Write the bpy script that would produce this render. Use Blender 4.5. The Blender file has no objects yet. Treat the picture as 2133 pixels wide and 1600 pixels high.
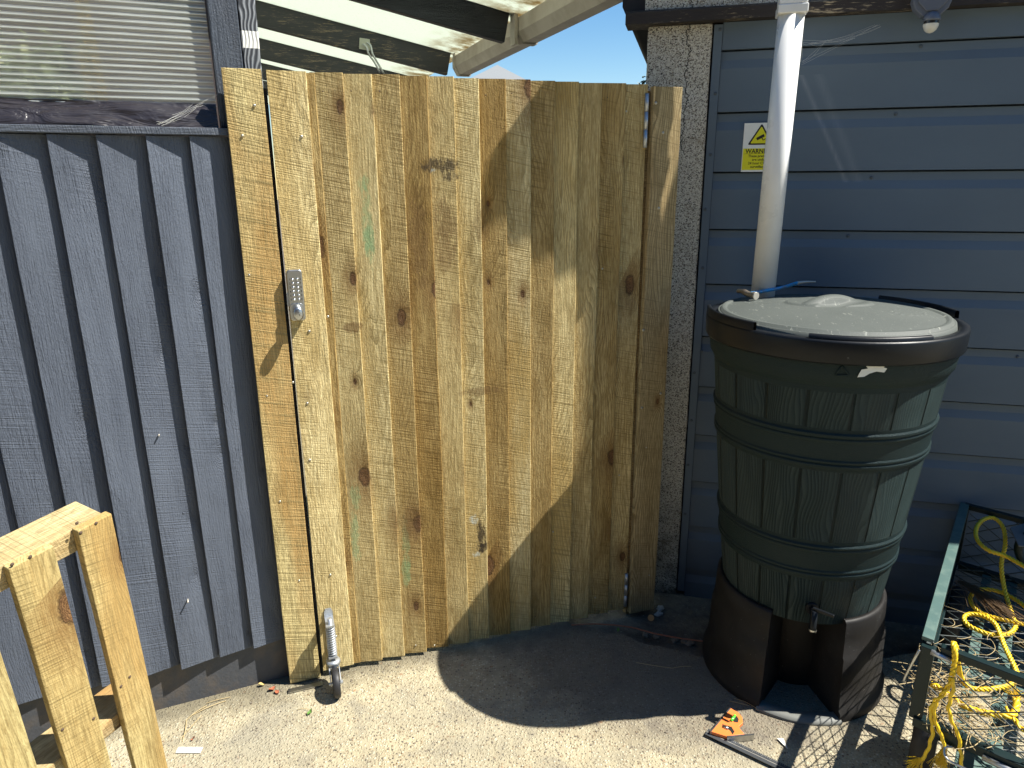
import bpy, bmesh, math, random
from mathutils import Vector, Matrix, Quaternion
from mathutils import noise as mnoise
R = math.radians
rnd = random.Random(7)
scene = bpy.context.scene
COL = scene.collection

# ------------------------------------------------------------------ camera
PITCH, ROLL, FPX, HC = R(16.172), R(0.421), 1479.0, 1.54
cam_d = bpy.data.cameras.new('camera'); cam = bpy.data.objects.new('camera', cam_d); COL.objects.link(cam)
cam_d.sensor_width = 36.0; cam_d.lens = 36.0 * FPX / 2133.0; cam_d.clip_start = 0.02; cam_d.clip_end = 500
_fw = Vector((0, math.cos(PITCH), -math.sin(PITCH)))
cam.matrix_world = Matrix.Translation((0, 0, HC)) @ Quaternion(_fw, ROLL).to_matrix().to_4x4() @ Matrix.Rotation(R(90) - PITCH, 4, 'X')
scene.camera = cam

# ------------------------------------------------------------------ light
SUN = Vector((-0.5750, 0.0402, -0.8171)).normalized()          # direction the light travels
EL = math.asin(-SUN.z)
world = bpy.data.worlds.new('World'); scene.world = world; world.use_nodes = True
wn = world.node_tree.nodes; wl = world.node_tree.links
bg = wn['Background']; sky = wn.new('ShaderNodeTexSky'); sky.sky_type = 'NISHITA'; sky.sun_disc = False
sky.sun_elevation = EL; sky.sun_rotation = math.atan2(-SUN.x, -SUN.y)
sky.air_density = 1.0; sky.dust_density = 0.0; sky.ozone_density = 1.0
hs_ = wn.new('ShaderNodeHueSaturation'); hs_.inputs['Saturation'].default_value = 1.35; wl.new(sky.outputs[0], hs_.inputs['Color']); wl.new(hs_.outputs[0], bg.inputs[0]); bg.inputs[1].default_value = 0.07
sd = bpy.data.lights.new('sun', 'SUN'); sd.energy = 5.0; sd.angle = R(0.5); sd.color = (1.0, 0.955, 0.87)
so = bpy.data.objects.new('sun', sd); COL.objects.link(so)
so.rotation_euler = SUN.to_track_quat('-Z', 'Y').to_euler()
scene.view_settings.view_transform = 'Standard'; scene.view_settings.look = 'None'
scene.view_settings.gamma = 1.0; scene.view_settings.exposure = 1.12

# ------------------------------------------------------------------ helpers
def ray(px, py):
    x, y = px - 1066.5, py - 800.0
    c, s = math.cos(ROLL), math.sin(ROLL)
    xr, yr = c * x - s * y, s * x + c * y
    return Vector((xr, FPX * math.cos(PITCH) - yr * math.sin(PITCH), -FPX * math.sin(PITCH) - yr * math.cos(PITCH))).normalized()
CAM = Vector((0, 0, HC))
def at_z(px, py, z=0.0):
    r = ray(px, py); return CAM + r * ((z - HC) / r.z)
def at_pl(px, py, P, n):
    r = ray(px, py); return CAM + r * ((P - CAM).dot(n) / r.dot(n))
class Frame:
    """upright plane frame: x along the wall, y into it (away from the camera), z up"""
    def __init__(s, P, ang): s.P = Vector(P); s.a = ang; s.e = Vector((math.cos(ang), math.sin(ang), 0)); s.y = Vector((-math.sin(ang), math.cos(ang), 0))
    def loc(s, px, py, off=0.0):           # local point seen at a photo pixel, `off` metres in front of the plane
        q = at_pl(px, py, s.P - s.y * off, s.y) - s.P
        return Vector((q.dot(s.e), -off, q.z))
    def w(s, x, y, z): return s.P + s.e * x + s.y * y + Vector((0, 0, z))
GATE = Frame((-.158, 2.109, 0), R(19.0))
FENCE = Frame((-.731, 1.945, 0), R(23.2))
GAR = Frame(Vector((.622, 2.371, 0)) + Vector((.2453, .9694, 0)) * .07, R(-14.2))

def tag(o, label=None, cat=None, group=None, kind=None):
    if label: o['label'] = label
    if cat: o['category'] = cat
    if group: o['group'] = group
    if kind: o['kind'] = kind
    return o
def thing(name, label, cat, loc=(0, 0, 0), rz=0.0, group=None):
    o = bpy.data.objects.new(name, None); COL.objects.link(o); o.empty_display_size = .05
    o.location = loc; o.rotation_euler = (0, 0, rz)
    return tag(o, label, cat, group)
def fthing(name, label, cat, fr, group=None): return thing(name, label, cat, fr.P, fr.a, group)

class MB:
    def __init__(s): s.v = []; s.f = []; s.bid = []; s.uv = {}; s.cur = 0.0; s.sm = []; s.tone = []; s.ct = .4
    def add(s, vs, fs, smooth=False):
        b = len(s.v); s.v += [tuple(v) for v in vs]
        for f in fs: s.f.append(tuple(b + i for i in f)); s.bid.append(s.cur); s.tone.append(s.ct); s.sm.append(smooth)
        return b
    def box(s, x0, x1, y0, y1, z0, z1, M=None):
        vs = [Vector((x, y, z)) for x in (x0, x1) for y in (y0, y1) for z in (z0, z1)]
        if M is not None: vs = [M @ v for v in vs]
        s.add(vs, [(0, 1, 3, 2), (4, 6, 7, 5), (0, 4, 5, 1), (2, 3, 7, 6), (0, 2, 6, 4), (1, 5, 7, 3)]); return s
    def tube(s, pts, r, n=8, closed=False, cap=True, smooth=True, rfun=None, phase=0.0, flat=1.0):
        P = [Vector(p) for p in pts]; N = len(P)
        T = [(P[(i + 1) % N if closed else min(i + 1, N - 1)] - P[(i - 1) % N if closed else max(i - 1, 0)]).normalized() for i in range(N)]
        up = Vector((0, 0, 1)) if abs(T[0].z) < .9 else Vector((1, 0, 0))
        a = (up - T[0] * up.dot(T[0])).normalized(); vs = []
        for i in range(N):
            a = (a - T[i] * a.dot(T[i])).normalized(); b = T[i].cross(a)
            rr = rfun(i / (N - 1)) * r if rfun else (r[i] if isinstance(r, (list, tuple)) else r)
            for k in range(n):
                t = 2 * math.pi * k / n + phase
                vs.append(P[i] + a * (rr * math.cos(t)) + b * (rr * math.sin(t) * flat))
        fs = []
        for i in range(N if closed else N - 1):
            j = (i + 1) % N
            for k in range(n): fs.append((i * n + k, i * n + (k + 1) % n, j * n + (k + 1) % n, j * n + k))
        s.add(vs, fs, smooth)
        if cap and not closed:
            b = len(s.v) - len(vs)
            s.f.append(tuple(b + k for k in range(n))[::-1]); s.bid.append(s.cur); s.tone.append(s.ct); s.sm.append(False)
            s.f.append(tuple(b + (N - 1) * n + k for k in range(n))); s.bid.append(s.cur); s.tone.append(s.ct); s.sm.append(False)
        return s
    def lathe(s, prof, n=64, a0=0.0, a1=2 * math.pi, c=(0, 0, 0), smooth=True, uv=False, wob=None):
        full = abs(a1 - a0 - 2 * math.pi) < 1e-6; m = n if full else n + 1; vs = []
        for (r, z) in prof:
            for k in range(m):
                t = a0 + (a1 - a0) * k / n; rr = r + (wob(t, z) if wob else 0)
                vs.append((c[0] + rr * math.cos(t), c[1] + rr * math.sin(t), c[2] + z))
        fs = []
        for i in range(len(prof) - 1):
            for k in range(n): fs.append((i * m + k, i * m + (k + 1) % m, (i + 1) * m + (k + 1) % m, (i + 1) * m + k))
        s.add(vs, fs, smooth); return s
    def prism(s, poly, y0, y1, M=None, axis='y', holes=None):
        """polygon in x,z extruded in y (axis 'y') or polygon in x,y extruded in z (axis 'z')"""
        n = len(poly)
        mk = (lambda p, h: Vector((p[0], h, p[1]))) if axis == 'y' else (lambda p, h: Vector((p[0], p[1], h)))
        vs = [mk(p, y0) for p in poly] + [mk(p, y1) for p in poly]
        if M is not None: vs = [M @ v for v in vs]
        s.add(vs, [tuple(range(n)), tuple(range(2 * n - 1, n - 1, -1))] + [(i, i + n, (i + 1) % n + n, (i + 1) % n) for i in range(n)]); return s
    def build(s, name, m, parent=None, bevel=0.0, label=None, smooth=None, seg=2):
        me = bpy.data.meshes.new(name); me.from_pydata(s.v, [], s.f); 
        me.polygons.foreach_set('use_smooth', [bool(x) if smooth is None else smooth for x in s.sm])
        at = me.attributes.new('bid', 'FLOAT', 'FACE'); at.data.foreach_set('value', s.bid)
        if len(set(s.tone)) > 1 or 'board' in name: at = me.attributes.new('tone', 'FLOAT', 'FACE'); at.data.foreach_set('value', s.tone)
        bm = bmesh.new(); bm.from_mesh(me); bmesh.ops.recalc_face_normals(bm, faces=bm.faces); bm.to_mesh(me); bm.free()
        o = bpy.data.objects.new(name, me); COL.objects.link(o); me.materials.append(m)
        if parent: o.parent = parent
        if label: o['label'] = label
        if bevel:
            md = o.modifiers.new('bevel', 'BEVEL'); md.width = bevel; md.segments = seg; md.limit_method = 'ANGLE'; md.angle_limit = R(35)
        return o
def catmull(pts, k=8, closed=False):
    P = [Vector(p) for p in pts]; n = len(P); out = []
    for i in range(n if closed else n - 1):
        p0, p1, p2, p3 = (P[(i - 1) % n], P[i], P[(i + 1) % n], P[(i + 2) % n]) if closed else (P[max(i - 1, 0)], P[i], P[i + 1], P[min(i + 2, n - 1)])
        for j in range(k):
            t = j / k
            out.append(.5 * ((2 * p1) + (p2 - p0) * t + (2 * p0 - 5 * p1 + 4 * p2 - p3) * t * t + (3 * p1 - p0 - 3 * p2 + p3) * t ** 3))
    if not closed: out.append(P[-1])
    return out
def resample(pts, step):
    P = [Vector(p) for p in pts]; out = [P[0]]; acc = 0.0
    for a, b in zip(P, P[1:]):
        L = (b - a).length
        while L > 0 and acc + L >= step:
            t = (step - acc) / L; a = a.lerp(b, t); out.append(a.copy()); L = (b - a).length; acc = 0.0
        acc += L
    return out

# ------------------------------------------------------------------ materials
class NT:
    def __init__(s, name):
        s.m = bpy.data.materials.new(name); s.m.use_nodes = True; s.t = s.m.node_tree
        s.b = s.t.nodes['Principled BSDF']; s.out = s.t.nodes['Material Output']
    def n(s, typ, props=None, **inp):
        nd = s.t.nodes.new('ShaderNode' + typ)
        for k, v in (props or {}).items(): setattr(nd, k, v)
        for k, v in inp.items(): s.set(nd, k, v)
        return nd
    def set(s, nd, k, v):
        key = int(k[1:]) if (k[0] == 'i' and k[1:].isdigit()) else k.replace('_', ' ')
        sock = nd.inputs[key]
        if isinstance(v, bpy.types.NodeSocket): s.t.links.new(v, sock)
        elif isinstance(v, bpy.types.Node): s.t.links.new(v.outputs[0], sock)
        else: sock.default_value = v
    def math(s, op, a, b=0.0, c=0.0, clamp=False): 
        nd = s.n('Math', {'operation': op, 'use_clamp': clamp}, i0=a, i1=b)
        if op in ('MULTIPLY_ADD', 'COMPARE', 'SMOOTH_MIN'): s.set(nd, 'i2', c)
        return nd.outputs[0]
    def vmath(s, op, a, b=(0, 0, 0)): return s.n('VectorMath', {'operation': op}, i0=a, i1=b).outputs[0]
    def noise(s, vec, scale=5, detail=3, rough=.5, dist=0.0): return s.n('TexNoise', None, Vector=vec, Scale=scale, Detail=detail, Roughness=rough, Distortion=dist)
    def ramp(s, fac, stops, interp='LINEAR'):
        nd = s.n('ValToRGB', None, Fac=fac); cr = nd.color_ramp; cr.interpolation = interp
        while len(cr.elements) < len(stops): cr.elements.new(.5)
        for e, (p, c) in zip(cr.elements, stops): e.position = p; e.color = (c if isinstance(c, tuple) else (c, c, c)) + ((1,) if not isinstance(c, tuple) or len(c) == 3 else ())
        return nd.outputs[0]
    def mix(s, fac, a, b, typ='MIX'):
        nd = s.n('Mix', {'data_type': 'RGBA', 'blend_type': typ})
        for k, v in ((0, fac), (6, a), (7, b)):
            if isinstance(v, bpy.types.NodeSocket): s.t.links.new(v, nd.inputs[k])
            else: nd.inputs[k].default_value = v if k == 0 else (tuple(v) + (1,) if len(v) == 3 else v)
        return nd.outputs[2]
    def sep(s, v): return s.n('SeparateXYZ', None, Vector=v).outputs
    def comb(s, x, y, z): return s.n('CombineXYZ', None, X=x, Y=y, Z=z).outputs[0]
    def obj(s): return s.n('TexCoord').outputs['Object']
    def bump(s, h, strength=.5, dist=.01, prev=None):
        nd = s.n('Bump', None, Height=h, Strength=strength, Distance=dist)
        if prev is not None: s.set(nd, 'Normal', prev)
        return nd.outputs[0]
    def fin(s, col=None, rough=.6, normal=None, metal=0.0, spec=.5, **kw):
        b = s.b
        if col is not None: s.set(b, 'Base Color', col if not isinstance(col, tuple) else tuple(col) + (1,))
        s.set(b, 'Roughness', rough); s.set(b, 'Metallic', metal); s.set(b, 'Specular IOR Level', spec)
        if normal is not None: s.set(b, 'Normal', normal)
        for k, v in kw.items(): s.set(b, k, v)
        return s.m
def gaussmask(t, x, z, cx, cz, sx, sz):
    a = t.math('DIVIDE', t.math('SUBTRACT', x, cx), sx); b = t.math('DIVIDE', t.math('SUBTRACT', z, cz), sz)
    return t.math('SUBTRACT', 1.0, t.math('ADD', t.math('MULTIPLY', a, a), t.math('MULTIPLY', b, b)), clamp=True)

def wood_mat(name, light, dark, axis='z', painted=False, ring=.75, bumpk=1.0, knots=True, marks=None, tintvar=.5, bv=.5, grey=(.30, .27, .17), orange=(.42, .21, .05), saw=.5):
    t = NT(name); o = t.obj(); bid = t.n('Attribute', {'attribute_name': 'bid'}).outputs['Fac']
    if axis != 'z':
        x, y, z = t.sep(o); o = t.comb(z, y, x) if axis == 'x' else t.comb(x, z, y)
    off = t.n('VectorMath', {'operation': 'SCALE'}, i0=(3.17, 5.3, 9.71), Scale=bid).outputs[0]
    p = t.vmath('ADD', o, off); x, y, z = t.sep(p)
    warp = t.noise(t.vmath('MULTIPLY', p, (7, 7, 1.6)), 1, 2, .5).outputs['Fac']
    vor = t.n('TexVoronoi', {'feature': 'F1', 'voronoi_dimensions': '2D'}, Vector=t.comb(t.math('MULTIPLY', x, 9.), t.math('MULTIPLY', z, 4.4), 0.0), Scale=1.0)
    # knot distance in metres-ish: only some cells carry one
    pick = t.math('GREATER_THAN', t.sep(vor.outputs['Color'])[0], .74)
    kd = t.math('DIVIDE', vor.outputs['Distance'], t.math('ADD', pick, .0001))
    kd = t.math('DIVIDE', kd, t.math('MULTIPLY_ADD', t.math('POWER', t.sep(vor.outputs['Color'])[1], 1.5), 2.0, .35))
    kn = t.noise(p, 48, 4, .7).outputs['Fac']
    kdn = t.math('MULTIPLY_ADD', t.math('SUBTRACT', kn, .5), .09, kd)
    pull = t.math('DIVIDE', .010, t.math('ADD', kd, .12))
    coord = t.math('ADD', t.math('MULTIPLY_ADD', warp, .16, x), pull)
    wav = t.n('TexWave', {'wave_type': 'BANDS', 'bands_direction': 'X', 'wave_profile': 'SAW'}, Vector=t.comb(coord, 0.0, 0.0), Scale=44, Distortion=0.0)
    rings = wav.outputs['Fac']
    fib = t.noise(t.vmath('MULTIPLY', p, (330, 330, 9)), 1, 3, .65).outputs['Fac']
    fuzz = t.noise(t.vmath('MULTIPLY', p, (320, 320, 170)), 1, 2, .6).outputs['Fac']
    sawz = t.noise(t.comb(t.math('MULTIPLY', x, 5.), 0.0, t.math('MULTIPLY', t.math('MULTIPLY_ADD', x, .22, z), 260.)), 1, 2, .5).outputs['Fac']
    sawm = t.ramp(t.noise(t.vmath('MULTIPLY', p, (6, 6, 1.3)), 1, 2, .5).outputs['Fac'], [(.42, 0.0), (.6, 1.0)])
    big = t.noise(t.vmath('MULTIPLY', p, (14, 14, 2.2)), 1, 4, .6).outputs['Fac']
    rcp = t.math('POWER', rings, 2.2)
    h = t.math('ADD', t.math('MULTIPLY', fib, .55), t.math('MULTIPLY', fuzz, .55))
    h = t.math('ADD', h, t.math('MULTIPLY', t.math('MULTIPLY', sawz, sawm), saw * 2.2))
    h = t.math('SUBTRACT', h, t.math('MULTIPLY', rcp, .45))
    mid = t.noise(t.vmath('MULTIPLY', p, (190, 190, 14 if painted else 30)), 1, 3, .7).outputs['Fac']
    roughm = t.ramp(t.noise(t.vmath('MULTIPLY', t.vmath('ADD', p, (3.3, 1.1, 0)), (9, 9, 2.4)), 1, 2, .5).outputs['Fac'], [(.35, .25), (.6, 1.0)])
    h = t.math('ADD', h, t.math('MULTIPLY', t.math('MULTIPLY', mid, roughm), 1.9))
    nrm = t.bump(h, min(1.0, .9 * bumpk), .0019 * bumpk)
    if painted:
        c = t.mix(t.ramp(big, [(.35, 0.0), (.7, 1.0)]), light, dark)
        c = t.mix(t.math('MULTIPLY', rcp, .25), c, dark)
        scr = t.ramp(t.noise(t.vmath('MULTIPLY', p, (60, 60, 240)), 1, 4, .7).outputs['Fac'], [(.70, 0.0), (.76, 1.0)])
        c = t.mix(t.math('MULTIPLY', scr, .5), c, (.20, .22, .24))
        kr = t.ramp(kdn, [(.045, 1.0), (.075, 0.0)])
        h2 = t.math('SINE', t.math('MULTIPLY', kdn, 300.)); h2 = t.math('MULTIPLY', h2, t.ramp(kd, [(.05, 1.0), (.16, 0.0)]))
        nrm = t.bump(h2, .5, .0012, nrm)
        return t.fin(c, t.math('MULTIPLY_ADD', big, .25, .42), nrm, spec=.35)
    v1 = t.n('TexWhiteNoise', {'noise_dimensions': '1D'}, W=bid); vr = t.sep(v1.outputs['Color'])
    c = t.mix(t.math('MULTIPLY', t.ramp(big, [(.3, 0.0), (.75, 1.0)]), .75), light, dark)
    c = t.mix(t.math('MULTIPLY', vr[0], tintvar), c, grey)
    tone = t.n('Attribute', {'attribute_name': 'tone'}).outputs['Fac']
    tn_ = t.math('ADD', t.math('MULTIPLY', tone, bv), t.math('MULTIPLY', t.math('SUBTRACT', t.noise(t.vmath('MULTIPLY', t.vmath('ADD', p, (1.7, 0, 4.2)), (9, 9, 1.7)), 1, 3, .6).outputs['Fac'], .5), bv * 1.1), clamp=True)

    blot = t.noise(t.vmath('MULTIPLY', t.vmath('ADD', p, (7.7, 0, 2.2)), (16, 16, 5)), 1, 5, .7).outputs['Fac']
    c = t.mix(t.math('MULTIPLY', t.ramp(blot, [(.52, 0.0), (.68, 1.0)]), .7), c, tuple(v * .55 for v in dark))
    c = t.mix(t.math('MULTIPLY', t.ramp(mid, [(.48, 0.0), (.64, 1.0)]), .62), c, tuple(v * .55 for v in dark))
    c = t.mix(t.math('MULTIPLY', t.ramp(mid, [(.34, 1.0), (.46, 0.0)]), .35), c, tuple(min(1.0, v * 1.15) for v in light))
    c = t.mix(t.math('MULTIPLY', t.math('MULTIPLY', vr[1], t.ramp(warp, [(.45, 0.0), (.62, 1.0)])), .8), c, orange)
    dk = tuple(v * .42 for v in dark)
    c = t.mix(t.math('MULTIPLY', rcp, ring * .95), c, dk)
    c = t.mix(t.math('MULTIPLY', t.ramp(fib, [(.46, 0.0), (.68, 1.0)]), .6), c, dk)
    c = t.mix(t.math('MULTIPLY', t.math('MULTIPLY', t.ramp(sawz, [(.53, 0.0), (.66, 1.0)]), sawm), .75), c, dk)
    c = t.mix(tn_, c, t.mix(1.0, c, (.50, .40, .26), 'MULTIPLY'))
    if knots:
        halo = t.math('MULTIPLY', t.ramp(kdn, [(.05, 1.0), (.36, 0.0)]), t.math('MULTIPLY_ADD', kn, 1.3, -.05))
        c = t.mix(halo, c, (.20, .105, .032))
        core = t.ramp(kdn, [(.055, 1.0), (.072, 0.0)])
        krg = t.math('MULTIPLY_ADD', t.math('SINE', t.math('MULTIPLY', kdn, 420.)), .5, .5)
        kc = t.mix(krg, (.22, .12, .05), (.10, .05, .022))
        c = t.mix(t.math('MULTIPLY', t.math('MULTIPLY', krg, t.ramp(kdn, [(.07, 1.0), (.22, 0.0)])), .5), c, (.16, .085, .03)); c = t.mix(core, c, kc)
        rim = t.ramp(kdn, [(.05, 0.0), (.066, 1.0), (.085, 0.0)])
        c = t.mix(t.math('MULTIPLY', rim, .8), c, (.05, .025, .012))
        nrm = t.bump(t.math('ADD', t.math('MULTIPLY', krg, core), t.math('MULTIPLY', rim, -1.0)), .5, .0015, nrm)
    if marks:
        x0, y0, z0 = t.sep(t.obj())
        mn = t.noise(t.vmath('MULTIPLY', t.obj(), (75, 75, 30)), 1, 5, .75).outputs['Fac']
        for (cx, cz, sx, sz, colr, amt, thr) in marks:
            g = gaussmask(t, x0, z0, cx, cz, sx * 1.25, sz * 1.25)
            g = t.math('MULTIPLY', t.ramp(g, [(0.0, 0.0), (.5, 1.0)]), t.ramp(t.math('MULTIPLY_ADD', g, .22, mn), [(thr * .25 + .42, 0.0), (thr * .25 + .54, 1.0)]))
            f = t.math('MULTIPLY', g, amt)
            c = t.mix(f, c, colr)
    return t.fin(c, .82, nrm, spec=.2)

def simple(name, col, rough=.5, metal=0.0, var=.15, scale=40, bump=.0, spec=.5, dirt=None, dirtscale=6, scratch=0.0, **kw):
    t = NT(name); o = t.obj()
    nz = t.noise(o, scale, 4, .6).outputs['Fac']
    c = t.mix(t.math('MULTIPLY', nz, var), col, tuple(v * .35 for v in col))
    if dirt: c = t.mix(t.ramp(t.noise(o, dirtscale, 6, .65).outputs['Fac'], [(.45, 0.0), (.72, .85)]), c, dirt)
    nrm = None
    if bump: nrm = t.bump(t.noise(o, scale * 3, 4, .6).outputs['Fac'], .6, bump)
    if scratch:
        sc = t.ramp(t.noise(t.vmath('MULTIPLY', o, (40, 160, 90)), 1, 5, .8).outputs['Fac'], [(.66, 0.0), (.70, 1.0)])
        c = t.mix(t.math('MULTIPLY', sc, scratch), c, (.45, .45, .42))
    return t.fin(c, t.math('MULTIPLY_ADD', nz, .2, rough - .1), nrm, metal, spec, **kw)

# treated pine of the gate; the marks are green paint, bark and dark sap stains of single boards
GG = (.20, .40, .20); BK = (.035, .025, .018); WHT = (.55, .58, .50); BRN = (.16, .09, .035)
def gl(px, py): v = GATE.loc(px, py); return v.x, v.z
marks = []
for (px, py, sx, sz, c_, a_, th) in [(757, 380, 0.017, 0.030, GG, 0.34, 0.65), (765, 470, 0.015, 0.120, GG, 0.39, 0.60), (768, 500, 0.015, 0.040, GG, 0.44, 0.45), (740, 1030, 0.015, 0.050, GG, 0.34, 0.55), (740, 1120, 0.015, 0.090, GG, 0.41, 0.55), (845, 1140, 0.013, 0.120, GG, 0.29, 0.65), (845, 1190, 0.015, 0.050, GG, 0.34, 0.55),
        (913, 345, 0.057, 0.022, BK, 0.77, 0.50), (935, 368, 0.034, 0.014, BK, 0.77, 0.60), (905, 357, 0.012, 0.012, WHT, 0.80, 0.62), (1000, 1115, 0.016, 0.060, BK, 0.85, 0.60), (985, 1080, 0.014, 0.020, WHT, 0.80, 0.62), (1005, 1135, 0.023, 0.018, BK, 0.77, 0.60), (990, 1152, 0.012, 0.012, WHT, 0.72, 0.62),
        (870, 500, 0.030, 0.140, BRN, 0.52, 0.45), (925, 490, 0.035, 0.100, BRN, 0.49, 0.45), (855, 1090, 0.030, 0.060, BRN, 0.49, 0.50), (1000, 465, 0.030, 0.060, BRN, 0.35, 0.50), (735, 680, 0.030, 0.015, BRN, 0.63, 0.35), (1000, 813, 0.070, 0.014, BRN, 0.49, 0.40), (640, 820, 0.020, 0.020, BRN, 0.28, 0.55)]:
    gx, gz = gl(px, py); marks.append((gx, gz, sx, sz, c_, a_, th))
M = {}
M['gate'] = wood_mat('treated_pine', (.92, .77, .40), (.70, .52, .21), marks=marks, grey=(.52, .46, .30), orange=(.50, .33, .10), bv=.95, bumpk=1.5)
M['gatepost'] = wood_mat('treated_pine_post', (.82, .69, .34), (.62, .48, .20), bv=.1, bumpk=1.4, tintvar=.25, ring=.5, grey=(.5, .4, .2))
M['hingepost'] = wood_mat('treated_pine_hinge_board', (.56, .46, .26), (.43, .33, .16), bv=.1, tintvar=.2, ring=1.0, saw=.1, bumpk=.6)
M['rail'] = wood_mat('treated_pine_rail', (.45, .33, .15), (.3, .2, .08), axis='x')
M['pallet'] = wood_mat('pallet_timber', (.66, .54, .26), (.48, .36, .14), tintvar=.4, bv=.2, ring=.5, bumpk=.9, grey=(.44, .43, .20), orange=(.48, .30, .10))
M['pallet_x'] = wood_mat('pallet_timber_crosswise', (.66, .56, .32), (.50, .40, .19), axis='x', tintvar=.3, ring=.4, saw=.8)
M['pallet_old'] = wood_mat('old_pallet_timber', (.16, .09, .05), (.07, .04, .025), tintvar=.3)
M['fence'] = wood_mat('slate_painted_wood', (.108, .126, .160), (.072, .085, .112), painted=True, bumpk=1.3)
M['fence_x'] = wood_mat('slate_painted_rail', (.09, .105, .13), (.06, .07, .09), axis='x', painted=True)
M['postdark'] = wood_mat('slate_painted_post', (.075, .09, .115), (.035, .042, .055), painted=True, bumpk=1.6)
M['black_timber'] = wood_mat('black_stained_timber', (.020, .022, .030), (.008, .009, .013), axis='x', painted=True)
M['interior_timber'] = wood_mat('interior_timber', (.62, .44, .22), (.45, .3, .13), tintvar=.1)

def weathered_mat(name, axis='x', pale=(.34, .26, .16), base=(.030, .030, .032), amt=.5):
    t = NT(name); o = t.obj()
    sc = (4, 40, 40) if axis == 'x' else (40, 40, 4)
    n1 = t.noise(t.vmath('MULTIPLY', o, sc), 1, 5, .7).outputs['Fac']; n2 = t.noise(o, 5, 3, .6).outputs['Fac']
    n3 = t.noise(t.vmath('MULTIPLY', o, tuple(v * 5 for v in sc)), 1, 4, .7).outputs['Fac']
    f = t.ramp(t.math('MULTIPLY', n3, t.math('ADD', n2, n1)), [(.60, 0.0), (.72, 1.0)])
    c = t.mix(n1, base, tuple(v * 2.6 for v in base)); c = t.mix(t.math('MULTIPLY', f, amt), c, pale)
    return t.fin(c, .75, t.bump(t.math('ADD', n3, n1), .8, .003))
M['weathered'] = weathered_mat('weathered_black_timber', amt=.8)
M['lintel'] = weathered_mat('flaking_lintel_timber', pale=(.42, .34, .22), base=(.014, .011, .010), amt=1.0)
def post_patch_mat():
    t = NT('weathered_post_with_white_patch'); o = t.obj(); x, y, z = t.sep(o)
    wv = t.n('TexWave', {'wave_type': 'BANDS', 'bands_direction': 'X'}, Vector=t.vmath('ADD', o, t.comb(t.math('MULTIPLY', t.noise(t.vmath('MULTIPLY', o, (6, 6, 5)), 1, 2).outputs['Fac'], .12), 0.0, 0.0)), Scale=34, Distortion=1.2, Detail=2)
    g = wv.outputs['Fac']
    c = t.mix(t.math('POWER', g, 2.0), (.035, .04, .05), (.30, .32, .34))
    zl, zh = FENCE.loc(520, 98, .02).z, FENCE.loc(520, 62, .02).z
    mask = t.math('MULTIPLY', t.math('GREATER_THAN', z, zl), t.math('LESS_THAN', z, zh))
    c = t.mix(t.math('MULTIPLY', mask, t.ramp(g, [(0.0, .93), (.3, 1.0)])), c, (.80, .80, .75))
    return t.fin(c, .7, t.bump(g, .6, .002))
M['patchpost'] = post_patch_mat()

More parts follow.
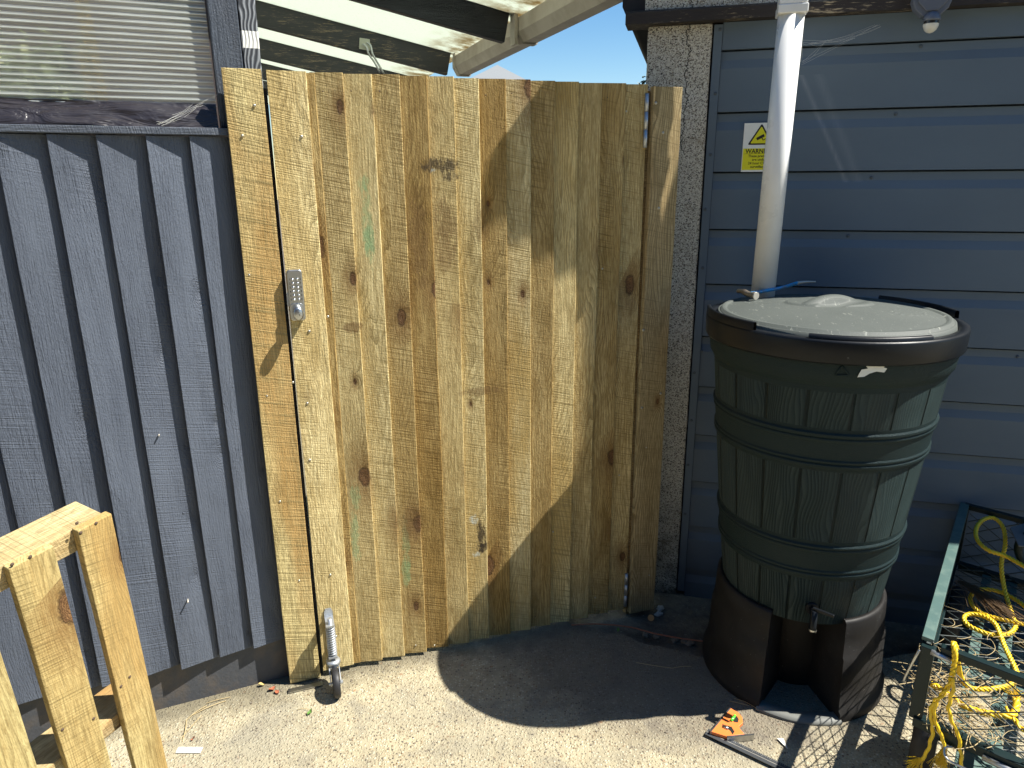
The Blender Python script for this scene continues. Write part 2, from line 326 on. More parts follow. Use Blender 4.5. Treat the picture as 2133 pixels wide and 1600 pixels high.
def concrete_mat():
    t = NT('exposed_aggregate_concrete'); o = t.obj(); x, y, z = t.sep(o)
    big = t.noise(o, 2.2, 5, .6).outputs['Fac']; med = t.noise(o, 14, 5, .65).outputs['Fac']; fine = t.noise(o, 120, 4, .7).outputs['Fac']
    v = t.n('TexVoronoi', None, Vector=t.vmath('ADD', o, t.n('VectorMath', {'operation': 'SCALE'}, i0=t.noise(o, 60, 2).outputs['Color'], Scale=.006).outputs[0]), Scale=135)
    rv = t.sep(v.outputs['Color'])
    c = t.mix(t.ramp(med, [(.3, 0.0), (.7, 1.0)]), (.43, .38, .255), (.335, .29, .19))
    agg = t.ramp(rv[0], [(0.0, (.60, .56, .42)), (.45, (.50, .43, .29)), (.68, (.33, .27, .17)), (.84, (.26, .17, .095)), (.95, (.13, .11, .09))])
    c = t.mix(t.math('MULTIPLY', t.ramp(v.outputs['Distance'], [(.32, 1.0), (.5, 0.0)]), t.math('GREATER_THAN', rv[1], .35)), c, agg)
    v2 = t.n('TexVoronoi', None, Vector=t.vmath('ADD', o, t.n('VectorMath', {'operation': 'SCALE'}, i0=t.noise(o, 25, 3).outputs['Color'], Scale=.03).outputs[0]), Scale=52); r2 = t.sep(v2.outputs['Color'])
    st = t.math('MULTIPLY', t.ramp(v2.outputs['Distance'], [(.20, 1.0), (.28, 0.0)]), t.math('GREATER_THAN', r2[0], .86))
    c = t.mix(st, c, t.ramp(r2[1], [(0.0, (.30, .16, .08)), (.4, (.60, .52, .38)), (.8, (.12, .10, .08)), (1.0, (.5, .3, .15))]))
    c = t.mix(t.ramp(fine, [(.60, 0.0), (.72, .75)]), c, (.085, .075, .06))
    c = t.mix(t.ramp(big, [(.46, 0.0), (.66, .6)]), c, (.27, .25, .19))
    pt = t.noise(o, 7.5, 6, .72, .6).outputs['Fac']; c = t.mix(t.ramp(pt, [(.50, 0.0), (.64, .55)]), c, (.22, .20, .155))
    c = t.mix(t.ramp(pt, [(.30, .3), (.42, 0.0)]), c, (.56, .51, .37))
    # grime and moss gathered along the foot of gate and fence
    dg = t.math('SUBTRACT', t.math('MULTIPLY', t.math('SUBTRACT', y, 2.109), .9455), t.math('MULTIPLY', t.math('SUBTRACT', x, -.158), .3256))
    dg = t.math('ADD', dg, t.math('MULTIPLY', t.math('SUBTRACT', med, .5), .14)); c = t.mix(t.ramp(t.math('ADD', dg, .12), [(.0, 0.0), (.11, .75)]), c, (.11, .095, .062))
    # dark staining that deepens the water butt's shadow, put into the concrete colour
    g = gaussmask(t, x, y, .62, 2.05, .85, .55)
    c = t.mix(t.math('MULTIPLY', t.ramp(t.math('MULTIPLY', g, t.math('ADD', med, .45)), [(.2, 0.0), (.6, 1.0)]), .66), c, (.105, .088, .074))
    h = t.math('ADD', t.math('MULTIPLY', fine, .7), t.math('MULTIPLY', t.ramp(v.outputs['Distance'], [(0.0, 1.0), (.5, 0.0)]), .5))
    h = t.math('ADD', h, t.math('MULTIPLY', med, .6))
    return t.fin(c, .88, t.bump(h, 1.0, .0065), spec=.25)
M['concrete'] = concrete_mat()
def rough_ground():
    t = NT('damp_rough_mortar'); o = t.obj()
    a = t.noise(o, 9, 6, .7).outputs['Fac']; b = t.noise(o, 90, 5, .75).outputs['Fac']
    c = t.mix(t.ramp(a, [(.35, 0.0), (.65, 1.0)]), (.075, .062, .045), (.20, .17, .13))
    c = t.mix(t.ramp(b, [(.6, 0.0), (.7, 1.0)]), c, (.34, .32, .28))
    return t.fin(c, .9, t.bump(t.math('ADD', a, b), 1.0, .012))
M['rough'] = rough_ground()
def roughcast():
    t = NT('pebbledash_concrete'); o = t.obj(); x, y, z = t.sep(o)
    v = t.n('TexVoronoi', None, Vector=o, Scale=330); r = t.sep(v.outputs['Color'])
    a = t.noise(o, 11, 6, .75).outputs['Fac']; b = t.noise(o, 210, 4, .8).outputs['Fac']
    c = t.ramp(r[0], [(0.0, (.80, .78, .70)), (.5, (.68, .65, .56)), (.82, (.36, .32, .25)), (.93, (.09, .08, .07))])
    c = t.mix(t.ramp(b, [(.58, 0.0), (.72, .8)]), c, (.10, .09, .075))
    c = t.mix(t.ramp(a, [(.56, 0.0), (.70, .7)]), c, (.20, .135, .065))
    cr = t.math('ABSOLUTE', t.math('ADD', t.math('SUBTRACT', x, -.075), t.math('MULTIPLY', t.math('SUBTRACT', t.noise(t.comb(0.0, 0.0, z), 16, 5, .75).outputs['Fac'], .5), .09)))
    crm = t.math('MULTIPLY', t.math('LESS_THAN', cr, .0016), t.math('GREATER_THAN', z, 1.62))
    c = t.mix(crm, c, (.02, .018, .015))
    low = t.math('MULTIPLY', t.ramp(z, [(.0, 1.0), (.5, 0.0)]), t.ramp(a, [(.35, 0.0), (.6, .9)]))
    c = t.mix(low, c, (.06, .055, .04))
    h = t.math('SUBTRACT', t.math('ADD', b, r[0]), t.math('MULTIPLY', crm, 3.0))
    return t.fin(c, .9, t.bump(h, 1.0, .004))
M['roughcast'] = roughcast()

def cladding_mat():
    t = NT('slate_painted_cladding'); o = t.obj(); x, y, z = t.sep(o)
    a = t.noise(t.vmath('MULTIPLY', o, (2.5, 2.5, 6)), 1, 4, .6).outputs['Fac']; b = t.noise(t.vmath('MULTIPLY', o, (30, 30, 260)), 1, 4, .6).outputs['Fac']
    c = t.mix(a, (.128, .168, .212), (.102, .135, .174))
    # wiped streaks and dust
    s1 = t.math('SUBTRACT', x, t.math('MULTIPLY_ADD', z, -.52, 1.227)); st = t.ramp(t.math('ABSOLUTE', s1), [(0.0, 1.0), (.012, 0.0)])
    s2 = t.math('SUBTRACT', x, t.math('MULTIPLY_ADD', z, -.48, 1.203)); st2 = t.ramp(t.math('ABSOLUTE', s2), [(0.0, .5), (.02, 0.0)])
    win = t.math('MULTIPLY', t.ramp(z, [(.0, 0.0), (1.0, 1.0)]), t.math('MULTIPLY', t.math('GREATER_THAN', z, 1.52), t.math('LESS_THAN', z, 1.84)))
    fl = t.noise(t.vmath('MULTIPLY', o, (120, 120, 12)), 1, 3, .6).outputs['Fac']
    c = t.mix(t.math('MULTIPLY', t.math('MULTIPLY', t.math('MAXIMUM', st, st2), win), t.math('MULTIPLY', fl, .38)), c, (.42, .45, .48))
    chips = t.ramp(t.noise(t.vmath('MULTIPLY', o, (90, 90, 130)), 1, 5, .8).outputs['Fac'], [(.735, 0.0), (.755, 1.0)])
    c = t.mix(t.math('MULTIPLY', chips, .6), c, (.30, .33, .36))
    low = t.ramp(z, [(.02, 1.0), (.30, 0.0)]); c = t.mix(t.math('MULTIPLY', low, t.math('MULTIPLY', a, .9)), c, (.06, .055, .045))  # foot of the wall darkened in its colour to counter ground bounce
    return t.fin(c, t.math('MULTIPLY_ADD', a, .2, .38), t.bump(t.math('ADD', b, t.math('MULTIPLY', a, 2.0)), .35, .0012), spec=.15)
M['clad'] = cladding_mat()

def butt_mat():
    t = NT('moulded_dark_green_barrel'); uv = t.n('UVMap', {'uv_map': 'UVMap'}).outputs[0]
    u, v, _ = t.sep(uv)      # u = angle * 0.28 m, v = height
    W = .0977
    k = t.math('DIVIDE', u, W); cell = t.math('FLOOR', k); fr = t.math('SUBTRACT', k, cell)
    rr = t.sep(t.n('TexWhiteNoise', {'noise_dimensions': '1D'}, W=cell).outputs['Color'])
    p = t.comb(t.math('MULTIPLY_ADD', rr[0], 7.0, t.math('MULTIPLY', fr, W)), t.math('MULTIPLY', rr[1], 9.0), v)
    w = t.noise(t.vmath('MULTIPLY', p, (9, 9, 3.0)), 1, 2, .5).outputs['Fac']
    wav = t.n('TexWave', {'wave_type': 'BANDS', 'bands_direction': 'X', 'wave_profile': 'SAW'}, Vector=t.comb(t.math('MULTIPLY_ADD', w, .10, t.sep(p)[0]), 0.0, 0.0), Scale=36, Distortion=0.0).outputs['Fac']
    bands = []
    for (z0, z1) in ((.808, .905), (.468, .570), (1.03, 1.2)):
        bands.append(t.math('MULTIPLY', t.math('GREATER_THAN', v, z0 - .012), t.math('LESS_THAN', v, z1 + .012)))
    band = t.math('MAXIMUM', t.math('MAXIMUM', bands[0], bands[1]), bands[2]); nb = t.math('SUBTRACT', 1.0, band)
    edge = t.math('MAXIMUM', t.ramp(fr, [(0.0, 1.0), (.045, 0.0)]), t.ramp(fr, [(.955, 0.0), (1.0, 1.0)]))
    grain = t.math('MULTIPLY', t.math('POWER', wav, 1.6), nb)
    pit = t.noise(uv, 260, 4, .7).outputs['Fac']
    h = t.math('SUBTRACT', t.math('SUBTRACT', t.math('MULTIPLY', pit, .25), t.math('MULTIPLY', grain, 1.0)), t.math('MULTIPLY', t.math('MULTIPLY', edge, nb), 2.2))
    a = t.noise(uv, 7, 5, .65).outputs['Fac']
    c = t.mix(a, (.009, .019, .020), (.016, .029, .030))
    c = t.mix(t.math('MULTIPLY', t.math('SUBTRACT', 1.0, grain), t.math('MULTIPLY', nb, .75)), c, (.033, .050, .049))
    dust = t.ramp(t.noise(uv, 300, 2, .8).outputs['Fac'], [(.70, 0.0), (.74, .8)])
    c = t.mix(dust, c, (.12, .13, .12))
    return t.fin(c, t.math('MULTIPLY_ADD', a, .2, .40), t.bump(h, 1.0, .0075), spec=.16)
M['butt'] = butt_mat()
def lid_mat():
    t = NT('dusty_dark_lid'); o = t.obj()
    a = t.noise(o, 5, 6, .7).outputs['Fac']; b = t.noise(o, 220, 4, .7).outputs['Fac']
    c = t.mix(a, (.050, .059, .054), (.092, .103, .092))
    c = t.mix(t.ramp(t.noise(t.vmath('MULTIPLY', o, (90, 25, 20)), 1, 5, .75).outputs['Fac'], [(.62, 0.0), (.68, .5)]), c, (.42, .43, .37))
    c = t.mix(t.ramp(b, [(.66, 0.0), (.72, .5)]), c, (.5, .5, .44))
    return t.fin(c, .62, t.bump(t.math('ADD', a, b), .35, .0015), spec=.4)
M['lid'] = lid_mat()
M['rim'] = simple('black_moulded_rim', (.008, .010, .013), .38, var=.4, scale=30, bump=.0004, scratch=.2, spec=.22)
M['lip'] = simple('sunlit_lip_plastic', (.16, .165, .15), .6, var=.3, scale=20)  # stand plastic coloured paler, standing in for sun on the lip
M['stand'] = simple('dusty_black_stand', (.014, .013, .0125), .55, var=.3, scale=14, bump=.0012, dirt=(.028, .027, .026), dirtscale=7, scratch=.5, spec=.2)
M['white_pvc'] = simple('white_upvc', (.82, .82, .80), .30, var=.06, scale=9, dirt=(.72, .71, .66), dirtscale=4)
M['old_pvc'] = simple('grimy_white_gutter', (.56, .51, .44), .5, var=.2, scale=9, dirt=(.36, .31, .24), dirtscale=7)
M['black_pvc'] = simple('black_gutter', (.02, .021, .024), .35)
M['steel'] = simple('brushed_steel', (.52, .53, .53), .34, metal=1.0, var=.2, scale=120, bump=.0001)
M['zinc'] = simple('zinc_plated_steel', (.50, .53, .56), .42, metal=.75, var=.3, scale=60)
M['chrome'] = simple('bright_steel', (.75, .76, .76), .16, metal=1.0, var=.05)
M['screw'] = simple('screw_steel', (.55, .52, .42), .35, metal=.8, var=.5, scale=400)
M['rubber'] = simple('black_rubber', (.017, .017, .019), .55, var=.3, scale=60, bump=.0005)
M['ink'] = simple('black_ink', (.012, .012, .012), .5, var=0)
M['paper'] = simple('white_paper', (.80, .80, .76), .6, var=.06)
M['yellow_vinyl'] = simple('yellow_vinyl', (.78, .72, .02), .45, var=.06)
M['torn'] = simple('torn_white_label', (.72, .73, .68), .6, var=.12, scale=60)
M['slategrey'] = simple('slate_grey_lamp_paint', (.11, .125, .16), .4, var=.15)
M['smoke'] = simple('dark_smoked_lens', (.015, .015, .018), .12, var=0)
M['lens'] = simple('white_sensor_dome', (.62, .62, .58), .25, var=.1)
M['blue'] = simple('worn_blue_steel', (.02, .30, .62), .38, var=.2, scale=50, dirt=(.20, .15, .10), dirtscale=55)
M['oldsteel'] = simple('worn_tool_steel', (.36, .31, .25), .4, metal=.8, var=.5, scale=80, dirt=(.12, .07, .04), dirtscale=30)
M['pale_metal'] = simple('worn_pale_tip', (.62, .58, .50), .4, metal=.5, var=.3, scale=60)
M['orange'] = simple('orange_plastic', (.80, .20, .045), .42, var=.08)
M['green_vial'] = simple('green_spirit_vial', (.12, .75, .06), .15, var=.1)
M['ruler'] = simple('dark_brushed_ruler', (.13, .14, .15), .36, metal=.6, var=.5, scale=60, scratch=.5)
M['cart'] = simple('dark_green_cart_paint', (.007, .020, .021), .38, var=.3, scale=25, scratch=.25, spec=.3)
M['cartpale'] = simple('weathered_green_cart_rail', (.075, .135, .123), .45, var=.3, scale=30, bump=.0006, dirt=(.14, .20, .17), dirtscale=22)
M['wire'] = simple('dark_green_mesh_wire', (.05, .065, .062), .4, var=.2)
M['straw'] = simple('dry_straw', (.52, .40, .20), .7, var=.4, scale=60)
M['drystalk'] = simple('dry_brown_stalks', (.16, .10, .05), .8, var=.5, scale=60)
M['pebble'] = simple('grey_brown_pebble', (.22, .185, .14), .75, var=.5, scale=50, bump=.001)
M['shell'] = simple('white_stone', (.42, .42, .40), .7, var=.6, scale=60)
M['copper'] = simple('rusty_copper_rod', (.33, .13, .07), .5, metal=.3, var=.3)
M['chip'] = simple('cut_wood_end', (.55, .28, .10), .7, var=.3, scale=60)
M['bark'] = simple('dark_bark', (.10, .065, .04), .85, var=.4, bump=.002)
M['leafdry'] = simple('dry_yellow_leaf', (.52, .36, .12), .7, var=.3)
M['leafred'] = simple('dry_red_leaf', (.36, .11, .05), .7, var=.3)
M['leafgreen'] = simple('fresh_green_leaf', (.09, .20, .03), .6, var=.3)
M['greyflap'] = simple('grey_rubber_flap', (.12, .12, .12), .7, var=.2, scale=200)
M['rendered'] = simple('white_render', (.62, .61, .58), .8, var=.15, scale=6)
M['roofpale'] = simple('pale_grey_roof', (.23, .24, .24), .7, var=.2, scale=25, bump=.002)
M['darkwall'] = simple('dark_interior_board', (.10, .075, .07), .8, var=.4, scale=5)
def membrane():
    t = NT('wrinkled_black_membrane'); o = t.obj()
    a = t.noise(t.vmath('MULTIPLY', o, (6, 6, 26)), 1, 4, .55, 1.0).outputs['Fac']
    d = t.ramp(t.noise(o, 120, 4, .8).outputs['Fac'], [(.66, 0.0), (.72, .5)])
    return t.fin(t.mix(d, (.024, .021, .025), (.22, .2, .17)), .34, t.bump(a, .9, .02), spec=.5)
M['membrane'] = membrane()
def rope_mat():
    t = NT('yellow_twisted_rope'); o = t.obj()
    f = t.noise(o, 500, 3, .6).outputs['Fac']; a = t.noise(o, 20, 2, .5).outputs['Fac']
    return t.fin(t.mix(t.math('MULTIPLY', a, .8), (.84, .60, .02), (.74, .46, .015)), .42, t.bump(f, .5, .0008), spec=.5)
M['rope'] = rope_mat()
def poly_mat():
    t = NT('twinwall_polycarbonate'); o = t.obj(); x, y, z = t.sep(o)
    tr0 = t.n('BsdfTransparent', None, Color=(.80, .82, .78, 1)); rf_ = t.n('BsdfRefraction', None, Color=(.85, .88, .84, 1), Roughness=.30, IOR=1.12)
    tr = t.n('MixShader', None, Fac=.7); t.t.links.new(tr0.outputs[0], tr.inputs[1]); t.t.links.new(rf_.outputs[0], tr.inputs[2])
    dif = t.n('BsdfDiffuse', None, Color=(.72, .77, .72, 1)); tl = t.n('BsdfTranslucent', None, Color=(.75, .80, .74, 1))
    md = t.n('MixShader', None, Fac=.45); t.t.links.new(dif.outputs[0], md.inputs[1]); t.t.links.new(tl.outputs[0], md.inputs[2])
    ph = t.math('MULTIPLY', z, 2 * math.pi / .0142)
    wv = t.math('MULTIPLY_ADD', t.math('SINE', ph), .5, .5)
    ns = t.noise(t.vmath('MULTIPLY', o, (5, 5, 90)), 1, 4, .6).outputs['Fac']
    nb = t.noise(t.vmath('MULTIPLY', o, (2.2, 2.2, 3)), 1, 3, .5).outputs['Fac']
    f = t.math('ADD', t.math('MULTIPLY', t.math('POWER', wv, 5.0), .75), t.math('MULTIPLY', t.ramp(ns, [(.40, 0.0), (.65, 1.0)]), .30), clamp=True)
    f = t.math('ADD', f, t.math('MULTIPLY_ADD', nb, .45, -.03), clamp=True)
    m1 = t.n('MixShader', None, Fac=f); t.t.links.new(tr.outputs[0], m1.inputs[1]); t.t.links.new(md.outputs[0], m1.inputs[2])
    nrm = t.bump(wv, 1.0, .003)
    gl_ = t.n('BsdfGlossy', None, Color=(1, 1, 1, 1), Roughness=.16, Normal=nrm)
    m2 = t.n('MixShader', None, Fac=.14); t.t.links.new(m1.outputs[0], m2.inputs[1]); t.t.links.new(gl_.outputs[0], m2.inputs[2])
    t.t.links.new(m2.outputs[0], t.out.inputs[0]); return t.m
M['poly'] = poly_mat()
def roofsheet():
    t = NT('opal_roof_sheet'); o = t.obj(); x, y, z = t.sep(o)
    st = t.math('MULTIPLY_ADD', t.math('SINE', t.math('MULTIPLY', y, 2 * math.pi / .016)), .5, .5)
    ds = t.ramp(t.noise(t.vmath('MULTIPLY', o, (60, 160, 10)), 1, 4, .7).outputs['Fac'], [(.58, 0.0), (.66, .6)])
    moss = t.math('MULTIPLY', t.ramp(t.math('ADD', x, .24), [(.0, 0.0), (.24, 1.0)]), t.ramp(t.noise(t.vmath('MULTIPLY', o, (9, 9, 9)), 1, 5, .7).outputs['Fac'], [(.42, 0.0), (.6, .9)]))
    c = t.mix(t.math('MULTIPLY', st, .22), (.84, .88, .79), (.58, .62, .54)); c = t.mix(ds, c, (.55, .56, .46)); c = t.mix(t.math('MULTIPLY', moss, .95), c, (.30, .20, .06))
    d = t.n('BsdfDiffuse', None, Color=c); tl = t.n('BsdfTranslucent', None, Color=c)
    m1 = t.n('MixShader', None, Fac=.62); t.t.links.new(d.outputs[0], m1.inputs[1]); t.t.links.new(tl.outputs[0], m1.inputs[2])
    t.t.links.new(m1.outputs[0], t.out.inputs[0]); return t.m
M['roofsheet'] = roofsheet()

# ================================================================== SETTING
g = MB(); g.add([(-40, -40, -.03), (40, -40, -.03), (40, 60, -.03), (-40, 60, -.03)], [(0, 1, 2, 3)])
tag(g.build('ground', M['rough']), kind='structure')
edge_px = [(1185, 1299), (1215, 1303), (1250, 1316), (1300, 1322), (1345, 1342), (1400, 1352), (1450, 1368), (1500, 1374), (1600, 1378), (1720, 1376), (1830, 1372), (1960, 1352), (2133, 1340)]
poly = [(-6, -4), (7, -4)]
ed = [at_z(px, py, 0).xy for px, py in edge_px]
ed_f = []
for i in range(len(ed) - 1):
    for k in range(6):
        q = ed[i].lerp(ed[i + 1], k / 6.0); w = mnoise.noise(Vector((q.x * 30, q.y * 30, 0))) * .012
        ed_f.append((q.x, q.y + w))
poly += [(7, ed[-1].y)] + ed_f[::-1] + [(ed[0].x + .02, 6.0), (-6, 6)]
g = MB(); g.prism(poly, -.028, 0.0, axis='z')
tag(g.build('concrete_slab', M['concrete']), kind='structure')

# unseen house added behind the camera to hold back the sky fill
def brick():
    t = NT('brown_brickwork'); o = t.obj(); x, y, z = t.sep(o)
    br_ = t.n('TexBrick', None, Vector=t.comb(x, z, 0.0), Color1=(.12, .085, .07, 1), Color2=(.09, .065, .055, 1), Mortar=(.18, .17, .15, 1), Scale=1.0)
    for k_, v_ in (('Mortar Size', .006), ('Brick Width', .225), ('Row Height', .075)): br_.inputs[k_].default_value = v_
    return t.fin(br_.outputs[0], .85, t.bump(br_.outputs[1], -.5, .004))
M['brick'] = brick()
sky_block = thing('house', 'brown brick house added unseen behind the viewpoint to block sky light', 'house', (0, -6.0, 0))
b = MB(); b.box(-9, 5, -4, 0, -.03, 5.4); b.build('wall', M['brick'], sky_block)
b = MB(); b.prism([(-4.4, 5.42), (.4, 5.42), (-2.0, 7.4)], -5.2, 9.2, Matrix.Rotation(R(90), 4, 'Z')); b.build('roof', M['darkwall'], sky_block)
# ================================================================== LEFT FENCE
fence = fthing('fence', 'slate grey painted feather-edge board fence left of the gate, standing on a gravel board', 'fence', FENCE)
edges = [-1.52, -1.41, -1.30, -1.18, -1.07, -.96, -.85, -.735, -.62, -.505, -.399, -.297, -.190, -.092, .005]
b = MB()
for i in range(len(edges) - 1):
    x0, x1 = edges[i], edges[i + 1] + .022
    b.cur = i * 1.37 + 11
    nz = 14; zt, zb = 1.647, .143 + .004 * math.sin(i * 2.1)
    tw = rnd.uniform(-.007, .006); bow = rnd.uniform(-.004, .006); vs = []
    for k in range(nz + 1):
        f = k / nz; z = zb + (zt - zb) * f
        jx = .0016 * mnoise.noise(Vector((i * 5.1, f * 7, 0))); dy = tw * (f - .5) * 2 + bow * math.sin(f * 3.14)
        if f > .9: dy *= (1 - f) / .1
        vs += [(x0 + jx, -.031 + dy, z), (x1 + jx, -.007 + dy * .2, z), (x1 + jx, -.001, z), (x0 + jx, -.001, z)]
    fs = [(0, 1, 2, 3), tuple(nz * 4 + q for q in (3, 2, 1, 0))]
    for k in range(nz):
        for q in range(4): fs.append((k * 4 + q, k * 4 + (q + 1) % 4, (k + 1) * 4 + (q + 1) % 4, (k + 1) * 4 + q))
    b.add(vs, fs)
b.build('board_panel', M['fence'], fence, bevel=.0012)
b = MB(); b.box(-1.52, .01, -.002, .025, -.01, .150); b.build('gravel_board', simple('muddy_painted_gravel_board', (.07, .075, .085), .7, var=.4, scale=30, bump=.002, dirt=(.15, .11, .07), dirtscale=6), fence, bevel=.002)
b = MB(); b.cur = 3; b.box(-1.52, .02, -.036, .02, 1.649, 1.667); b.build('top_rail', M['fence_x'], fence, bevel=.002)
for z in (.2, .8, 1.4): b = MB(); b.box(-1.52, .02, .026, .06, z, z + .09); b.build('back_rail', M['fence_x'], fence)
def dome(mb, x, y, z, r, n=10):      # small domed head facing -y
    vs = [(x, y - r * .55, z)]
    for (rr, d) in ((.55, .45), (.9, .2), (1.0, 0.0)):
        vs += [(x + r * rr * math.cos(2 * math.pi * k / n), y - r * d, z + r * rr * math.sin(2 * math.pi * k / n)) for k in range(n)]
    fs = [(0, 1 + k, 1 + (k + 1) % n) for k in range(n)]
    for j in range(2):
        for k in range(n): a_ = 1 + j * n; fs.append((a_ + k, a_ + n + k, a_ + n + (k + 1) % n, a_ + (k + 1) % n))
    mb.add(vs, fs, True)
for (px, py) in [(28, 294), (134, 294), (213, 297), (331, 296), (382, 1070), (262, 1067), (390, 1250)]:
    q = FENCE.loc(px, py, .025); b = MB(); dome(b, 0, 0, 0, .0028); o = b.build('nail', M['fence'], fence); o.location = (q.x, -.0205, q.z)
for (px, py, L) in [(331, 905, .022), (391, 1247, .03)]:
    q = FENCE.loc(px, py, .02); b = MB(); b.tube([(q.x, -.014, q.z), (q.x + .001, -.014 - L, q.z + .002)], .0022, 8); b.build('protruding_nail', M['pale_metal'], fence)

# ---------------- lean-to window above the fence
win = fthing('lean_to_window', 'clear ribbed polycarbonate window above the slate fence', 'window', FENCE)
zt = 2.45; b = MB(); nzr = 300
zs0 = 1.72; rows = int((zt - zs0) / .0028); vs = []; fs = []
for k in range(rows + 1):
    z = zs0 + k * .0028; y = .012 - .0018 * math.sin(z * 2 * math.pi / .0142)
    for s in range(2): vs.append(((-1.52, -.018)[s], y, z))
for k in range(rows): fs.append((k * 2, k * 2 + 1, k * 2 + 3, k * 2 + 2))
b.add(vs, fs, True); b.build('polycarbonate_sheet', M['poly'], win)
b = MB(); nx, nz = 120, 14; vs = []; fs = []
for i in range(nx + 1):
    for k in range(nz + 1):
        x = -1.52 + 1.50 * i / nx; f = k / nz; z = 1.667 + .060 * f + (.003 * mnoise.noise(Vector((x * 9, 0, 3))) if k == nz else 0)
        y = -.022 + .030 * f + .007 * mnoise.noise(Vector((x * 7, f * 1.6 + x * 2, 1))) * (1 if 0 < f < 1 else .2) + .003 * mnoise.noise(Vector((x * 30, f * 5, 4)))
        vs.append((x, y, z))
for i in range(nx):
    for k in range(nz): a_ = i * (nz + 1) + k; fs.append((a_, a_ + nz + 1, a_ + nz + 2, a_ + 1))
b.add(vs, fs, True); b.build('membrane_flashing', M['membrane'], win)
b = MB(); b.cur = 7; b.box(-.014, .055, -.012, .06, 1.669, 2.6); b.build('window_post', M['postdark'], win, bevel=.003)
b = MB(); b.cur = 9; b.box(.058, .100, -.004, .07, 1.3, 2.6); b.build('weathered_post', M['patchpost'], win, bevel=.003, label='weathered grey post with a white painted patch')
# things standing inside the lean-to, seen blurred through the sheet
inner = fthing('lean_to_back_wall', 'dark brown board wall behind the ribbed window', 'wall', FENCE)
b = MB(); b.box(-.75, .06, .30, .33, .0, 2.6); b.box(-.75, -.72, .06, .30, 0, 2.6); b.build('board', M['darkwall'], inner)
for i, (x, top, lean) in enumerate([(-.250, 1.86, -.03), (-.205, 2.02, -.045)]):
    o = thing('timber_batten', ['shorter pale timber batten leaning behind the ribbed window', 'taller pale timber batten leaning behind the ribbed window'][i], 'batten', FENCE.w(x, .10, 0), FENCE.a, 'battens stored behind the window')
    b = MB(); b.cur = i; b.box(-.014, .014, -.01, .01, 0, top, Matrix.Rotation(lean, 4, 'Y')); b.build('batten', M['interior_timber'], o, bevel=.001)
o = fthing('potted_shrub', 'yellow-green shrub blurred behind the left of the ribbed window', 'shrub', FENCE)
b = MB(); r2 = random.Random(3)
for k in range(500):
    c = Vector((-.44 + r2.gauss(0, .06), .18 + r2.gauss(0, .04), 1.76 + r2.gauss(0, .05))); a_ = Vector((r2.uniform(-1, 1), r2.uniform(-1, 1), r2.uniform(-1, 1))).normalized() * .02; d_ = a_.orthogonal().normalized() * .009
    b.add([c - a_, c + d_, c + a_, c - d_], [(0, 1, 2, 3)])
b.build('leaves', simple('yellow_green_leaves', (.50, .52, .28), .6), o); b = MB(); b.tube([(-.44, .18, 0), (-.43, .18, 1.0), (-.44, .18, 1.75)], .012, 6); b.build('stem', M['bark'], o)

# ================================================================== GATE
def plank(mb, x0, x1, y0, y1, z0, z1, seed, n=10, amp=.0012):
    vs = []
    for k in range(n + 1):
        f = k / n; z = z0 + (z1 - z0) * f; j = amp * mnoise.noise(Vector((seed * 3.3, f * 5, 0))); q = amp * mnoise.noise(Vector((seed * 7.7, f * 4, 5)))
        vs += [(x0 + j, y0 + q, z), (x1 + j, y0 + q, z), (x1 + j, y1, z), (x0 + j, y1, z)]
    fs = [(0, 1, 2, 3), tuple(n * 4 + q for q in (3, 2, 1, 0))]
    for k in range(n):
        for q in range(4): fs.append((k * 4 + q, k * 4 + (q + 1) % 4, (k + 1) * 4 + (q + 1) % 4, (k + 1) * 4 + q))
    mb.add(vs, fs)
def screw(parent, x, y, z, r=.0038, m='screw', name='screw'):
    b = MB(); dome(b, 0, 0, 0, r); o = b.build(name, M[m], parent); o.location = (x, y, z); return o
lp = fthing('gate_post_board', 'yellowish sawn pine board fixed upright left of the gate gap', 'post', GATE)
b = MB(); b.cur = 4.3
plank(b, -.5915, -.4975, -.018, .004, .004, 1.807, 1.1, 14, .003); b.build('board', M['gatepost'], lp, bevel=.0015)
b = MB(); b.box(-.575, -.488, .006, .075,   .0, 1.765); b.build('post', M['black_timber'], lp, bevel=.002)  # black post widened behind the gap so the slit stays dark
for (px, py) in [(505, 283), (519, 573), (556, 825), (623, 1210), (530, 220), (583, 1045), (610, 797)]:
    q = GATE.loc(px, py, .018); screw(lp, q.x, -.0182, q.z)
gate = fthing('gate', 'pale treated pine feather-edge board gate half lit by the sun', 'gate', GATE)
ge = [-.486, -.389, -.368, -.297, -.223, -.149, -.074, 0.0, .071, .149, .224, .299, .374, .447, .526, .598]
gb = [.022, .019, .018, .016, .013, .016, .013, .014, .012, .011, .012, .010, .008, .011, .009]
b = MB()
